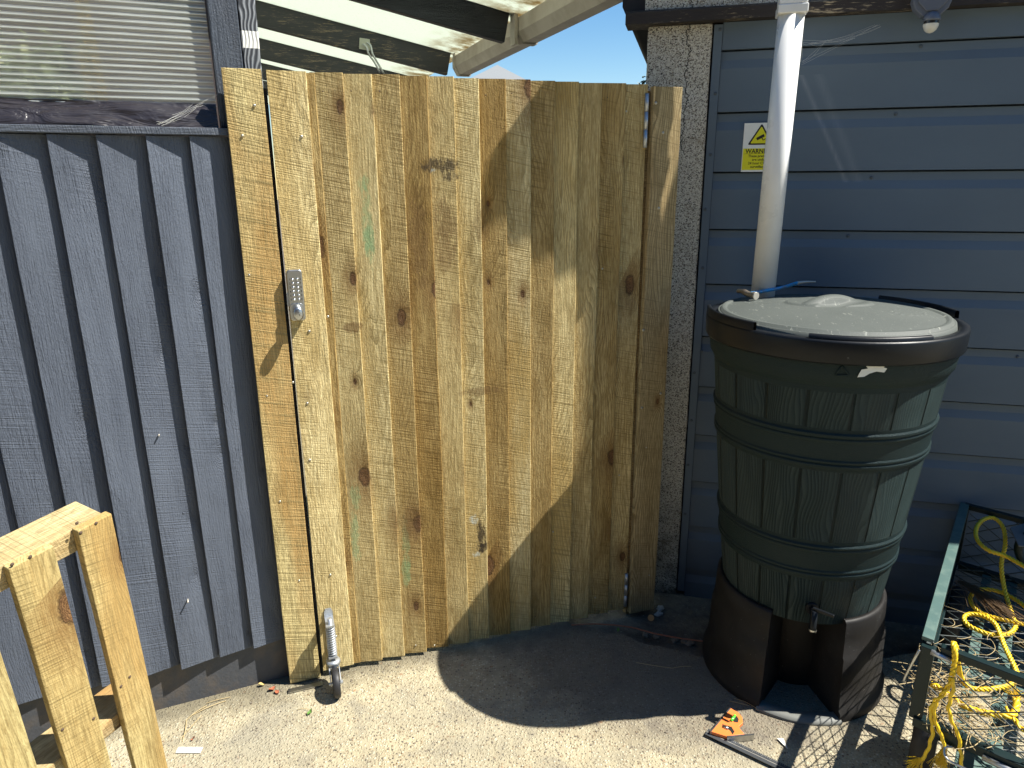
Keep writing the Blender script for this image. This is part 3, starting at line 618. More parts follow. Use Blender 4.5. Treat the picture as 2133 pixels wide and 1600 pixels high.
for i in range(15):
    x0, x1 = ge[i] - (.012 if i else 0), ge[i + 1]
    b.cur = [0.7, 5.1, 2.9, 8.3, 12.7, 21.4, 17.9, 30.2, 33.3, 41.5, 47.7, 52.1, 58.6, 63.9, 70.3][i]
    b.ct = [.05, .75, .35, .12, .62, 1.0, .40, .0, .95, .0, .85, .15, .45, .75, .40][i]
    n = 14; vs = []; top = 1.806 + [0, -.002, 0, -.001, .001, 0, .001, -.001, 0, .001, 0, 0, -.001, .001, 0][i]; z0 = gb[i]
    yl, yr = (-.014, -.014) if i == 0 else ((-.003, -.007) if i == 1 else (-.0005, -.0195))
    for k in range(n + 1):
        f = k / n; z = z0 + (top - z0) * f; j = .0022 * mnoise.noise(Vector((i * 3.3, f * 4, 0))); q = .0015 * mnoise.noise(Vector((i * 9.1, f * 4, 5)))
        jl = j if i == 0 else 0
        vs += [(x0 + jl, yl + q, z), (x1 - .0024 + j, yr + q, z), (x1 + j, yr + .0028 + q, z), (x1 + j, .002, z), (x0 + jl, .002, z)]
    fs = [(0, 1, 2, 3, 4), tuple(n * 5 + q for q in (4, 3, 2, 1, 0))]
    for k in range(n):
        for q in range(5): fs.append((k * 5 + q, k * 5 + (q + 1) % 5, (k + 1) * 5 + (q + 1) % 5, (k + 1) * 5 + q))
    b.add(vs, fs)
b.build('board_panel', M['gate'], gate)
for z in (.22, .9, 1.55): b = MB(); b.cur = z; b.box(-.47, .585, .003, .04, z, z + .09); b.build('back_rail', M['rail'], gate, bevel=.002)
for (px, py) in [(628, 285), (644, 690), (645, 958), (688, 1197), (636, 1208), (700, 1325), (683, 660), (640, 840), (776, 1330), (866, 1345), (905, 1345), (1092, 1192), (1152, 1108), (1095, 1290), (1170, 1200), (1290, 990), (1240, 1245), (1305, 232), (1255, 560), (1318, 562)]:
    q = GATE.loc(px, py, .012); xx = q.x; yy = -.0145 if xx < -.39 else -.0115
    screw(gate, xx, yy, q.z, .0032 if px > 700 else .0042)
for k in range(34):        # pairs of nail heads below the top edge and above the bottom edge
    i = 2 + (k % 13); zz = (1.765 if k < 17 else .05) + rnd.uniform(-.008, .008); xx = (ge[i] + ge[i + 1]) / 2 + rnd.choice((-.018, .012))
    if k < 26: screw(gate, xx, -.0115, zz, .0018, 'bark', 'nail')
# hinges
for (p0, p1) in (((1345, 195), (1341, 308)), ((1305, 1195), (1304, 1262))):
    a_, c_ = GATE.loc(*p0, .022), GATE.loc(*p1, .022)
    b = MB(); n = 3; zz = [a_.z + (c_.z - a_.z) * k / n for k in range(n + 1)]
    for k in range(n): b.tube([(.594, -.022, zz[k] + (.0012 if k else 0)), (.594, -.022, zz[k + 1])], .0065, 12)
    b.tube([(.594, -.022, zz[0] - .002), (.594, -.022, zz[-1] + .002)], .0048, 12)
    o = b.build('hinge_barrel', M['zinc'], gate)
    b = MB(); b.box(.5915, .5955, -.02, .03, c_.z + .002, a_.z - .002); b.build('hinge_leaf', M['zinc'], gate)
# hinge side board, fixed to the concrete post
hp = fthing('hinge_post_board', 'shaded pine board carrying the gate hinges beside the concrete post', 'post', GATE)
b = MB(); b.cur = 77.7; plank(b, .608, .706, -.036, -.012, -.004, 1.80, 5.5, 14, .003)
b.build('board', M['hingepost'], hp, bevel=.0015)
b = MB(); b.cur = 5; b.box(.604, .69, -.010, .05, -.02, 1.79); b.build('post', M['rail'], hp)
for (px, py) in [(1366, 215), (1381, 277), (1372, 434), (1340, 688), (1376, 820), (1352, 1198), (1337, 850), (1346, 932)]:
    q = GATE.loc(px, py, .036); screw(hp, q.x, -.0368, q.z, .0048 if py < 900 else .003)

# ---------------- keypad lock
def rrect(cx, cz, w, h, r, n=6):
    out = []
    for (sx, sz, a0) in ((1, 1, 0), (-1, 1, 90), (-1, -1, 180), (1, -1, 270)):
        for k in range(n + 1):
            t = R(a0 + 90 * k / n); out.append((cx + sx * (w / 2 - r) + r * math.cos(t), cz + sz * (h / 2 - r) + r * math.sin(t)))
    return out
def text_obj(body, size, m, parent, loc, rot, name='lettering', align='CENTER', ext=.0002, bold=0.0, sx=1.0):
    cu = bpy.data.curves.new('txt', 'FONT'); cu.body = body; cu.size = size; cu.align_x = align; cu.align_y = 'CENTER'; cu.extrude = ext; cu.offset = bold; cu.resolution_u = 2
    to = bpy.data.objects.new('txt', cu); COL.objects.link(to); bpy.context.view_layer.update()
    me = bpy.data.meshes.new_from_object(to.evaluated_get(bpy.context.evaluated_depsgraph_get())); bpy.data.objects.remove(to)
    me.materials.clear(); me.materials.append(m)
    o = bpy.data.objects.new(name, me); COL.objects.link(o); o.parent = parent; o.location = loc; o.rotation_euler = rot; o.scale = (sx, 1, 1); return o
lx, lz = (-.4835 - .4445) / 2, (1.306 + 1.168) / 2
b = MB(); b.prism(rrect(lx, lz, .040, .139, .0085), -.0365, -.0145); lock = b.build('keypad_lock', M['steel'], gate, bevel=.003, seg=3, label='brushed steel push-button keypad lock')
b = MB(); b.prism(rrect(lx - .002, lz - .044, .036, .046, .010), -.0385, -.0366); b.build('knob_plate', M['steel'], lock, bevel=.001)
kb = MB(); kx, kz = lx, lz - .046
sec = [(-.0386, .55), (-.044, .6), (-.050, .92), (-.058, 1.0), (-.062, .93), (-.0645, .7)]
vs = []; nn = 28
for (yy, sc) in sec:
    for k in range(nn):
        t = 2 * math.pi * k / nn; vs.append((kx + .0145 * sc * math.cos(t) * (1.0 if math.sin(t) < 0 else .95), yy, kz + .0195 * sc * math.sin(t)))
vs.append((kx, -.0655, kz)); fs = []
for j in range(len(sec) - 1):
    for k in range(nn): fs.append((j * nn + k, j * nn + (k + 1) % nn, (j + 1) * nn + (k + 1) % nn, (j + 1) * nn + k))
fs += [((len(sec) - 1) * nn + k, (len(sec) - 1) * nn + (k + 1) % nn, len(sec) * nn) for k in range(nn)]
kb.add(vs, fs, True); knob = kb.build('knob', M['steel'], lock)
text_obj('R', .007, M['ink'], lock, (kx + .003, -.0659, kz - .003), (R(90), 0, 0), 'emblem', ext=.0001)
L_, R_ = '12345Y', '67890C'
for r_ in range(6):
    for s_ in range(2):
        bx, bz = lx + (-.0062 if s_ == 0 else .0062), lz + .0445 - r_ * .0110
        b = MB(); b.tube([(bx, -.0364, bz), (bx, -.0395, bz)], .0032, 14); dome(b, bx, -.0395, bz, .0032, 14); b.build('button', M['chrome'], lock)
        text_obj((L_, R_)[s_][r_], .0072, M['ink'], lock, (lx + (-.0142 if s_ == 0 else .0142), -.0367, bz), (R(90), 0, 0), 'digit', ext=.0001, bold=.0002)
b = MB(); b.box(lx - .0255, lx - .0195, -.024, -.012, lz - .030, lz + .004); b.box(lx - .0258, lx - .021, -.026, -.010, lz - .026, lz - .014); b.build('latch', M['zinc'], lock, bevel=.0006)

# ---------------- spring loaded gate caster
cx_ = -.455
b = MB(); b.prism([(cx_ - .013, .02), (cx_ + .013, .02), (cx_ + .013, .235), (cx_ + .008, .247), (cx_ - .009, .247), (cx_ - .013, .235)], -.018, -.0148)
b.box(cx_ - .013, cx_ + .013, -.072, -.018, .215, .219); b.box(cx_ - .013, cx_ + .013, -.074, -.018, .102, .107)
b.tube([(cx_, -.058, .085), (cx_, -.058, .238)], .0068, 12, cap=True); ca = b.build('spring_caster', M['zinc'], gate, label='spring-loaded zinc caster with a black rubber wheel')
sp = [(cx_ + .0125 * math.cos(t), -.058 + .0125 * math.sin(t), .108 + .106 * t / (2 * math.pi * 13)) for t in [k * 2 * math.pi / 14 for k in range(14 * 13)]]
b = MB(); b.tube(sp, .0022, 6); b.build('spring', M['zinc'], ca)
b = MB(); b.lathe([(.001, .092), (.019, .092), (.022, .088), (.022, .082), (.016, .080), (.016, .077), (.020, .075), (.001, .073)], 24, c=(cx_, -.062, 0)); b.build('swivel', M['zinc'], ca)
for s_ in (-1, 1):
    x_ = cx_ + s_ * .0150
    b = MB(); n0 = [(-.044, .076), (-.082, .076), (-.120, .054), (-.122, .040), (-.112, .036), (-.052, .060)]
    b.add([(x_ - .0009, p[0], p[1]) for p in n0] + [(x_ + .0009, p[0], p[1]) for p in n0], [tuple(range(6)), tuple(range(11, 5, -1))] + [(i, (i + 1) % 6, (i + 1) % 6 + 6, i + 6) for i in range(6)]); b.build('fork_plate', M['zinc'], ca)
wy, wz, wr = -.116, .0455, .045
b = MB(); prof = [(wr * .55, -.010), (wr * .93, -.0105), (wr * .99, -.007), (wr, 0), (wr * .99, .007), (wr * .93, .0105), (wr * .55, .010), (wr * .55, -.010)]
vs = []; n = 36
for (r_, h_) in prof:
    for k in range(n): t = 2 * math.pi * k / n; vs.append((cx_ + h_, wy + r_ * math.cos(t), wz + r_ * math.sin(t)))
b.add(vs, [(j * n + k, j * n + (k + 1) % n, (j + 1) * n + (k + 1) % n, (j + 1) * n + k) for j in range(len(prof) - 1) for k in range(n)], True); wh = b.build('wheel', M['rubber'], ca)
b = MB(); b.tube([(cx_ - .009, wy, wz), (cx_ + .009, wy, wz)], wr * .56, 24); b.tube([(cx_ - .021, wy, wz), (cx_ + .021, wy, wz)], .005, 10); b.build('hub', M['zinc'], ca)
o = fthing('loose_metal_strip', 'short flat grey metal strip lying under the gate post board', 'strip', GATE)
q0, q1 = at_z(600, 1441, .003), at_z(672, 1424, .003); b = MB(); dd = (q1 - q0).normalized(); nn_ = Vector((-dd.y, dd.x, 0)) * .009
Mi = (Matrix.Translation(GATE.P) @ Matrix.Rotation(GATE.a, 4, 'Z')).inverted()
b.add([Mi @ v for v in (q0 - nn_, q1 - nn_, q1 + nn_, q0 + nn_, q0 - nn_ + Vector((0, 0, .003)), q1 - nn_ + Vector((0, 0, .003)), q1 + nn_ + Vector((0, 0, .003)), q0 + nn_ + Vector((0, 0, .003)))], [(3, 2, 1, 0), (4, 5, 6, 7), (0, 1, 5, 4), (1, 2, 6, 5), (2, 3, 7, 6), (3, 0, 4, 7)]); b.build('strip', M['steel'], o)

# ================================================================== GARAGE
gar = fthing('garage', 'garage wall clad in slate grey painted metal with a pebbledash concrete corner post', 'garage', GAR)
z1 = 1.922; pitch_ = (1.733 - .633) / 6.0
prof = [(0.0, -.04)]; k = 0; lines = [z1 - pitch_ * i for i in range(11)]
for zl in sorted(lines):
    if zl - .045 < 0: continue
    prof += [(0.0, zl - .056), (.010, zl - .030), (.010, zl - .0055), (.040, zl - .0055), (.040, zl), (0.0, zl)]
prof.append((0.0, 2.0)); W = 3.2
b = MB(); n = len(prof); b.add([(.028, p[0], p[1]) for p in prof] + [(W, p[0], p[1]) for p in prof], [(i, i + 1, n + i + 1, n + i) for i in range(n - 1)])
b.add([(.028, .042, -.04), (W, .042, -.04), (W, .042, 2.0), (.028, .042, 2.0)], [(0, 1, 2, 3)])
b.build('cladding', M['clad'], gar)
b = MB(); b.box(-.010, .03, .031, .20, -.03, 2.0); b.build('gap_backing', M['black_timber'], gar)  # black backing added to keep the gap beside the post dark
b = MB(); b.box(W - .05, W, .02, 4.0, -.03, 2.0); b.box(-.148, W - .06, 3.9, 4.0, -.03, 2.0); b.build('rear_walls', M['rendered'], gar)
b = MB(); b.box(.001, .027, -.005, .03, -.01, 1.995); b.build('corner_strip', M['clad'], gar, bevel=.0015)
for (px, py) in [(1500, 62), (1490, 195), (1480, 322), (1469, 436), (1464, 558), (1446, 776), (1440, 875), (1433, 968), (1427, 1070), (1921, 95), (1868, 237), (1817, 370), (1768, 492), (2123, 745), (1461, 731)]:
    q = GAR.loc(px, py, .003); screw(gar, q.x, (-.0055 if q.x < .03 else .009), q.z, .0055, 'clad')
b = MB(); nzp = 40; vs = []; x0, x1 = -.203, -.001
for k in range(nzp + 1):
    z = -.03 + 2.03 * k / nzp; j1 = .0025 * mnoise.noise(Vector((z * 14, 0, 0))); j2 = .002 * mnoise.noise(Vector((z * 14, 5, 0)))
    vs += [(x0 + j1, -.001, z), (x1 + j2 - .003, -.001, z), (x1 + j2 - .003, .14, z), (x0 + j1, .14, z)]
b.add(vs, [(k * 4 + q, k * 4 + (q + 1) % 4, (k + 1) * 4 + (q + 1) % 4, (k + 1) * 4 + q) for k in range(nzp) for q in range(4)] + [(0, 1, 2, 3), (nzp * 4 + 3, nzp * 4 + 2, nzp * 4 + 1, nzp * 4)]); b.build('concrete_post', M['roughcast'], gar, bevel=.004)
b = MB(); nb_ = 60; vs = []
for k in range(nb_ + 1):
    x = -.272 + 3.4 * k / nb_; j = .003 * mnoise.noise(Vector((x * 11, 0, 9))); j2 = .003 * mnoise.noise(Vector((x * 9, 4, 9)))
    vs += [(x, -.040 + j, 2.002 + j2), (x, -.040 + j, 2.035 + j2), (x, -.02, 2.044), (x, .05, 2.044), (x, .05, 2.0)]
b.add(vs, [(k * 5 + q, k * 5 + (q + 1) % 5, (k + 1) * 5 + (q + 1) % 5, (k + 1) * 5 + q) for k in range(nb_) for q in range(5)] + [(4, 3, 2, 1, 0), tuple(nb_ * 5 + q for q in range(5))]); b.build('lintel', M['lintel'], gar)
# gable over the lintel, rising to the right, and the roof sheets on it
def rake(x): return 2.22 + .42 * (x + .22)
b = MB(); b.prism([(-.215, 2.046), (W, 2.046), (W, rake(1.8) - .3), (1.8, rake(1.8)), (-.215, rake(-.215))], .0, .05); b.build('gable_panel', M['roughcast'], gar)
b = MB(); b.prism([(-.30, rake(-.30) + .002), (1.8, rake(1.8) + .002), (3.4, rake(1.8) - .52), (3.4, rake(1.8) - .48), (1.8, rake(1.8) + .04), (-.30, rake(-.30) + .042)], -.03, 4.0); b.build('roof', M['roofpale'], gar)
b = MB(); b.box(-.203, -.15, .142, 4.0, -.03, 2.2); b.build('side_wall', M['roughcast'], gar)
b = MB(); b.tube([GAR.w(0, 0, 0) * 0 + Vector((-.245, .02, 2.075)), Vector((-.245, 4.0, 2.045))], .045, 14); b.build('side_gutter', M['black_pvc'], gar)

# ---------------- downpipe with square outlet
dp = fthing('downpipe', 'white plastic downpipe running down to the water butt lid', 'downpipe', GAR)
PO = -.165; a_, c_ = Vector((.201, PO, 1.165)), Vector((.209, PO, 1.99))
b = MB(); b.tube([a_, c_], .0362, 28, cap=True); b.build('pipe', M['white_pvc'], dp)
b = MB(); b.box(.209 - .040, .209 + .040, PO - .040, PO + .040, 1.978, 2.002); b.box(.209 - .0375, .209 + .0375, PO - .0375, PO + .0375, 2.002, 2.10); b.build('square_adaptor', M['white_pvc'], dp, bevel=.003)
b = MB(); q1 = [(.015, -.355), (.062, -.355), (.198, -.19), (.015, -.162)]; q0 = [(.167, PO - .042), (.251, PO - .042), (.251, PO + .042), (.167, PO + .042)]
b.add([(x, y, 2.386) for x, y in q1] + [(x, y, 2.10) for x, y in q0], [(0, 1, 5, 4), (1, 2, 6, 5), (2, 3, 7, 6), (3, 0, 4, 7), (0, 3, 2, 1), (4, 5, 6, 7)]); b.build('shadow_funnel', M['white_pvc'], dp, bevel=.004)  # unseen funnel, outlined to cast the slanted shadow edge on the gate
b = MB(); b.prism([(.013, -.357), (.066, -.357), (.20, -.20), (.20, -.158), (.013, -.158)], 2.388, 2.49, axis='z'); b.build('shadow_hopper', M['white_pvc'], dp, bevel=.003)  # added out of view, plan shaped for its shadow on the gate
# ---------------- security light
sl = fthing('security_light', 'slate grey wall light with a hanging half-white motion sensor', 'security light', GAR)
q = GAR.loc(1935, 22, .05); sx_, sz_ = q.x, q.z
b = MB(); b.prism([(sx_ - .045, 2.002 + .10), (sx_ + .045, 2.002 + .10), (sx_ + .050, sz_ + .02), (sx_ + .044, sz_ + .000), (sx_ + .022, sz_ - .020), (sx_ - .020, sz_ - .020), (sx_ - .042, sz_ + .0), (sx_ - .050, sz_ + .02)], -.075, -.042); b.build('housing', M['slategrey'], sl, bevel=.003)
b = MB(); b.prism([(sx_ - .036, 2.09), (sx_ + .036, 2.09), (sx_ + .038, sz_ + .018), (sx_ + .016, sz_ - .006), (sx_ - .014, sz_ - .006), (sx_ - .038, sz_ + .018)], -.080, -.0755); b.build('front_plate', M['slategrey'], sl, bevel=.002)
c0 = Vector((sx_ + .004, -.075, sz_ - .030)); rr = .0235
b = MB(); b.lathe([(.001, rr), (rr * .5, rr * .87), (rr * .85, rr * .5), (rr, rr * .05), (rr * .98, -.002), (rr * .7, -.003)], 24, c=c0); b.build('sensor_cap', M['slategrey'], sl)
b = MB(); b.lathe([(rr * .80, -.001), (rr * .80, -.011)], 24, c=c0); b.build('sensor_window', M['smoke'], sl)
b = MB(); b.lathe([(rr * .86, -.010), (rr * .84, -.016), (rr * .66, -.026), (rr * .35, -.032), (.001, -.034)], 24, c=c0); b.build('sensor_dome', M['lens'], sl)
# ---------------- warning sign, partly behind the pipe
sg = fthing('warning_sign', 'yellow and white camera warning sign partly hidden behind the white downpipe', 'sign', GAR)
sx0, sz1, sw, sh = .114, 1.703, .104, .149
b = MB(); b.box(sx0, sx0 + sw, -.0022, -.0008, sz1 - sh, sz1); b.build('plate', M['paper'], sg)
b = MB(); b.box(sx0 + .002, sx0 + sw - .002, -.0028, -.00225, sz1 - .143, sz1 - .077); b.build('yellow_panel', M['yellow_vinyl'], sg)
tx, tz = sx0 + sw / 2 + .001, sz1 - .068
def tri(w, h, r, cx, cz):
    pts = [(cx - w / 2, cz), (cx + w / 2, cz), (cx, cz + h)]; out = []
    for i in range(3):
        p, a0, a2 = Vector(pts[i]), Vector(pts[i - 1]), Vector(pts[(i + 1) % 3])
        for t in range(5): f = t / 4; u0 = p + (a0 - p).normalized() * r; u2 = p + (a2 - p).normalized() * r; out.append(((u0 * (1 - f) ** 2 + p * 2 * f * (1 - f) + u2 * f * f).x, (u0 * (1 - f) ** 2 + p * 2 * f * (1 - f) + u2 * f * f).y))
    return out
b = MB(); b.prism(tri(.078, .064, .006, tx, tz + .002), -.0028, -.00225); b.build('black_triangle', M['ink'], sg)
b = MB(); b.prism(tri(.062, .051, .004, tx, tz + .0065), -.0034, -.0029); b.build('yellow_triangle', M['yellow_vinyl'], sg)
b = MB(); Mc = Matrix.Translation((tx + .001, 0, tz + .026)) @ Matrix.Rotation(R(-28), 4, 'Y')
b.box(-.015, .010, -.0040, -.0035, -.0042, .0042, Mc); b.box(-.0005, .002, -.0040, -.0035, -.011, -.0042, Mc); b.box(-.0005, .010, -.0040, -.0035, -.013, -.011, Mc); b.build('camera_symbol', M['ink'], sg)
for (txt, sz_t, dz, wx) in [('WARNING', .0215, .086, .92), ('These premises', .0125, .1005, .95), ('are under', .0125, .1115, .95), ('24 hour CCTV', .0125, .1225, .95), ('surveillance', .0125, .1335, .95)]:
    text_obj(txt, sz_t * .9, M['ink'], sg, (tx, -.0030, sz1 - dz), (R(90), 0, 0), 'lettering', ext=.0001, bold=.0004 if txt == 'WARNING' else .00015, sx=wx)
b = MB(); b.box(sx0 + .006, sx0 + sw - .006, -.0033, -.0029, sz1 - .0935, sz1 - .0929); b.build('underline', M['ink'], sg)

# ================================================================== WATER BUTT
S = Vector((.907, 1.992, 0))
stand = thing('butt_stand', 'black plastic plinth under the green water butt with a tap recess', 'stand', S)
def srad(z): return .270 - .030 * min(1, max(0, (z - .035) / .34)) if z > .035 else .275
A0, A1 = R(279), R(231 + 360)
b = MB(); prof = [(.277, .0), (.277, .028), (.268, .034), (.262, .12), (.259, .20), (.2535, .206), (.251, .27), (.249, .314), (.243, .322), (.234, .323), (.228, .31), (.222, .0)]
b.lathe(prof, 72, A0, A1)
b.build('wall', M['stand'], stand)
# recess walls: radial cheeks and a curved back
b = MB()
for ang in (A0, A1 - 2 * math.pi):
    c_, s_ = math.cos(ang), math.sin(ang); ro = [p for p in prof[:10]]
    vs = [(p[0] * c_, p[0] * s_, p[1]) for p in ro] + [(.11 * c_, .11 * s_, p[1]) for p in ro]; nn = len(ro)
    b.add(vs, [(i, i + 1, nn + i + 1, nn + i) for i in range(nn - 1)])
bk = [(.11, .0), (.13, .30)]
b.lathe(bk, 16, R(231), R(279)); b.build('recess', M['stand'], stand)
b = MB(); b.lathe([(.285, .001), (.285, .010), (.245, .014), (.243, .001)], 20, R(230), R(280)); b.build('base_lip', M['lip'], stand)
butt = thing('water_butt', 'dark green barrel-shaped water butt moulded like wooden staves, on a black stand', 'water butt', S)
# body profile radii by height with hoops
def br(z):
    t = (z - .292) / (1.06 - .292); return .228 + (.312 - .228) * (t ** .85)
prof = [(.01, .294), (.20, .294), (.220, .299)]
z = .304
def hoop(z, z0, z1):
    if z < z0 or z > z1: return 0
    d = min(z - z0, z1 - z)
    return .0065 if d < .009 else (.002 if d < .013 else (.0055 if d < .021 else .0015))
while z < 1.035: prof.append((br(z) + hoop(z, .808, .905) + hoop(z, .468, .570), z)); z += .002
prof += [(br(1.035) + .004, 1.037), (br(1.035) + .007, 1.045), (.322, 1.052), (.325, 1.075), (.327, 1.10), (.327, 1.14), (.30, 1.15)]
b = MB(); NB = 144; b.lathe(prof, NB)
bo = b.build('barrel', M['butt'], butt); me = bo.data
uvl = me.uv_layers.new(name='UVMap')
for p in me.polygons:
    for li in p.loop_indices:
        v = me.vertices[me.loops[li].vertex_index].co; th = math.atan2(v.y, v.x)
        if p.center.x < 0 and p.center.y < 0 and th > 0: th -= 2 * math.pi
        if p.center.x < 0 and p.center.y > 0 and th < 0: th += 2 * math.pi
        uvl.data[li].uv = (th * .28, v.z)
RL = .338; ZL = 1.157
b = MB(); b.lathe([(.322, 1.098), (.336, 1.097), (RL + .001, 1.102), (RL + .003, 1.150), (RL + .001, ZL - .001), (RL - .022, ZL), (RL - .024, 1.146), (.30, 1.146)], 128); rim = b.build('rim', M['rim'], butt)
def arc(mb, r0, r1, z0, z1, a0, a1, n=24): mb.lathe([(r0, z0), (r1, z0), (r1, z1), (r0, z1), (r0, z0)], n, R(a0), R(a1), smooth=False)
for (a0, a1, zz, r0, r1) in [(165, 214, .022, RL - .010, RL + .002), (-8, 42, .022, RL - .010, RL + .002), (238, 290, .011, RL - .020, RL - .004)]:
    b = MB(); b.lathe([(r0, ZL - .001), (r0 + .001, ZL + zz - .003), ((r0 + r1) / 2, ZL + zz), (r1 - .001, ZL + zz - .003), (r1, ZL - .001)], 28, R(a0), R(a1)); b.build('rim_clip', M['rim'], butt)
# lid: polar height field with raised oval, scooped grip and a label plate
LR = .308
def lidh(x, y):
    r = math.hypot(x, y) / LR
    h = .020 + .030 * (1 - r * r)
    if r > .93: h = .020 + .030 * (1 - .93 ** 2) - .0 + (.004 if r < .97 else -.004)
    q = math.hypot((x - .0) / .125, (y - .02) / .085)          # oval
    if q < 1: h += .004 * min(1, (1 - q) / .08)
    c, s = math.cos(R(28)), math.sin(R(28)); gx, gy = c * (x - .0) + s * (y - .02), -s * (x - .0) + c * (y - .02)
    g = math.hypot(gx / .105, gy / .030); 
    if g < 1: h += .016 * (1 - g * g)
    g2 = math.hypot((gx + .01) / .105, (gy + .048) / .030)
    if q < 1 and g2 < 1: h -= .012 * (1 - g2 * g2)
    lx_, ly_ = (x - .165), (y + .095); c, s = math.cos(R(25)), math.sin(R(25)); px_, py_ = c * lx_ + s * ly_, -s * lx_ + c * ly_
    if abs(px_) < .048 and abs(py_) < .03 and (abs(px_) > .0455 or abs(py_) > .0275): h += .0022
    k = math.hypot((x + .15), (y - .11)) / .06
    if .95 < k < 1.0: h += .0015
    return h
b = MB(); nr, na = 90, 160; vs = [(0, 0, ZL + lidh(0, 0))]; fs = []
for i in range(1, nr + 1):
    for k in range(na): t = 2 * math.pi * k / na; r = LR * i / nr; x, y = r * math.cos(t), r * math.sin(t); vs.append((x, y, ZL - .012 + lidh(x, y)))
for k in range(na): vs.append(((LR + .004) * math.cos(2 * math.pi * k / na), (LR + .004) * math.sin(2 * math.pi * k / na), ZL - .010))
vs[0] = (0, 0, ZL - .012 + lidh(0, 0))
fs = [(0, 1 + k, 1 + (k + 1) % na) for k in range(na)] + [(1 + i * na + k, 1 + i * na + (k + 1) % na, 1 + (i + 1) * na + (k + 1) % na, 1 + (i + 1) * na + k) for i in range(nr) for k in range(na)]
b.add(vs, fs, True); b.build('lid', M['lid'], butt)
# tap
ta = math.atan2(-S.y, -S.x) - R(-14.0)
q = at_z(1695, 1277, .365); ta = math.atan2(q.y - S.y, q.x - S.x); TB = Matrix.Rotation(ta, 4, 'Z')
rt = br(.36)
b = MB(); b.tube([TB @ Vector((rt - .01, 0, .362)), TB @ Vector((rt + .010, 0, .362))], .017, 20); b.tube([TB @ Vector((rt + .008, 0, .362)), TB @ Vector((rt + .045, 0, .362))], .0085, 14); b.tube([TB @ Vector((rt + .040, 0, .378)), TB @ Vector((rt + .042, 0, .330)), TB @ Vector((rt + .050, 0, .312))], .0095, 14); tp = b.build('tap', M['rim'], butt)
b = MB(); b.box(-.005, .052, -.0035, .0035, .378, .386, TB @ Matrix.Translation((rt + .04, 0, 0)) @ Matrix.Rotation(R(62), 4, 'Z')); b.build('tap_handle', M['rim'], tp, bevel=.001)
b = MB(); b.lathe([(.0102, .315), (.0108, .318), (.0102, .321)], 16, c=TB @ Vector((rt + .047, 0, .002))); b.build('tap_ring', M['steel'], tp)
# torn label and recycling triangle on the collar
cb = MB(); pts = [(1790, 778), (1786, 786), (1800, 785), (1812, 778), (1826, 774), (1842, 776), (1848, 768), (1840, 765), (1855, 758), (1838, 757), (1822, 759), (1800, 757), (1808, 768), (1795, 770)]
def on_collar(px, py, rad):
    r = ray(px, py); ox, oy = -S.x, -S.y; a_ = r.x ** 2 + r.y ** 2; b_ = ox * r.x + oy * r.y; c_ = ox * ox + oy * oy - rad * rad
    t = (-b_ - math.sqrt(b_ * b_ - a_ * c_)) / a_; P = CAM + r * t; return P - S
v3 = [on_collar(px, py, .3285) for px, py in pts]; v4 = [v * .997 for v in v3]
for v in v4: v.z = v3[v4.index(v)].z
n_ = len(pts); cb.add(v3 + v4, [tuple(range(n_)), tuple(range(2 * n_ - 1, n_ - 1, -1))] + [(i, (i + 1) % n_, (i + 1) % n_ + n_, i + n_) for i in range(n_)]); cb.build('torn_label', M['torn'], butt)
tc = MB()
P3 = [on_collar(px, py, .3272) for px, py in ((1740, 782), (1768, 782), (1754, 760))]
for i in range(3): tc.tube([P3[i], P3[(i + 1) % 3]], .0016, 6)
tc.build('moulded_triangle', M['butt'], butt)

# ---------------- hammer on the lid
hm = thing('hammer', 'small claw hammer with a scuffed blue steel handle lying on the water butt lid', 'hammer', (0, 0, 0))
h0, h1, h2, h3 = at_z(1560, 612, 1.196), at_z(1625, 600, 1.205), at_z(1662, 589, 1.222), at_z(1699, 587, 1.226)
b = MB(); b.tube(catmull([h0, h1, h2], 6), .0055, 8, flat=.8); b.build('handle', M['blue'], hm)
b = MB(); b.tube(catmull([h2 + (h2 - h1) * -.05, h2.lerp(h3, .5) + Vector((0, 0, .001)), h3], 6), .0056, 8, rfun=lambda f: 1 - .65 * f, flat=.7); b.build('tip', M['pale_metal'], hm)
hd = (h1 - h0).normalized(); hx = Vector((hd.y, -hd.x, 0)).normalized()
e0 = at_z(1530, 610, 1.200); fdir = (h0 + Vector((0, 0, -.002)) - e0)
b = MB(); ctr = h0 - hd * .004; face = at_z(1558, 617, 1.188)
ax = (face - at_z(1533, 611, 1.190)).normalized()
b.tube(catmull([ctr + ax * .030, ctr + ax * .016, ctr, ctr - ax * .022 + Vector((0, 0, .004)), ctr - ax * .045 + Vector((0, 0, .001))], 4), [.0105] * 4 + [.0085] * 4 + [.009] * 4 + [.007] * 4 + [.004], 12); b.build('head', M['oldsteel'], hm)
b = MB(); b.tube([ctr + ax * .0305, ctr + ax * .0345], .0115, 16); b.build('striking_face', M['pale_metal'], hm)
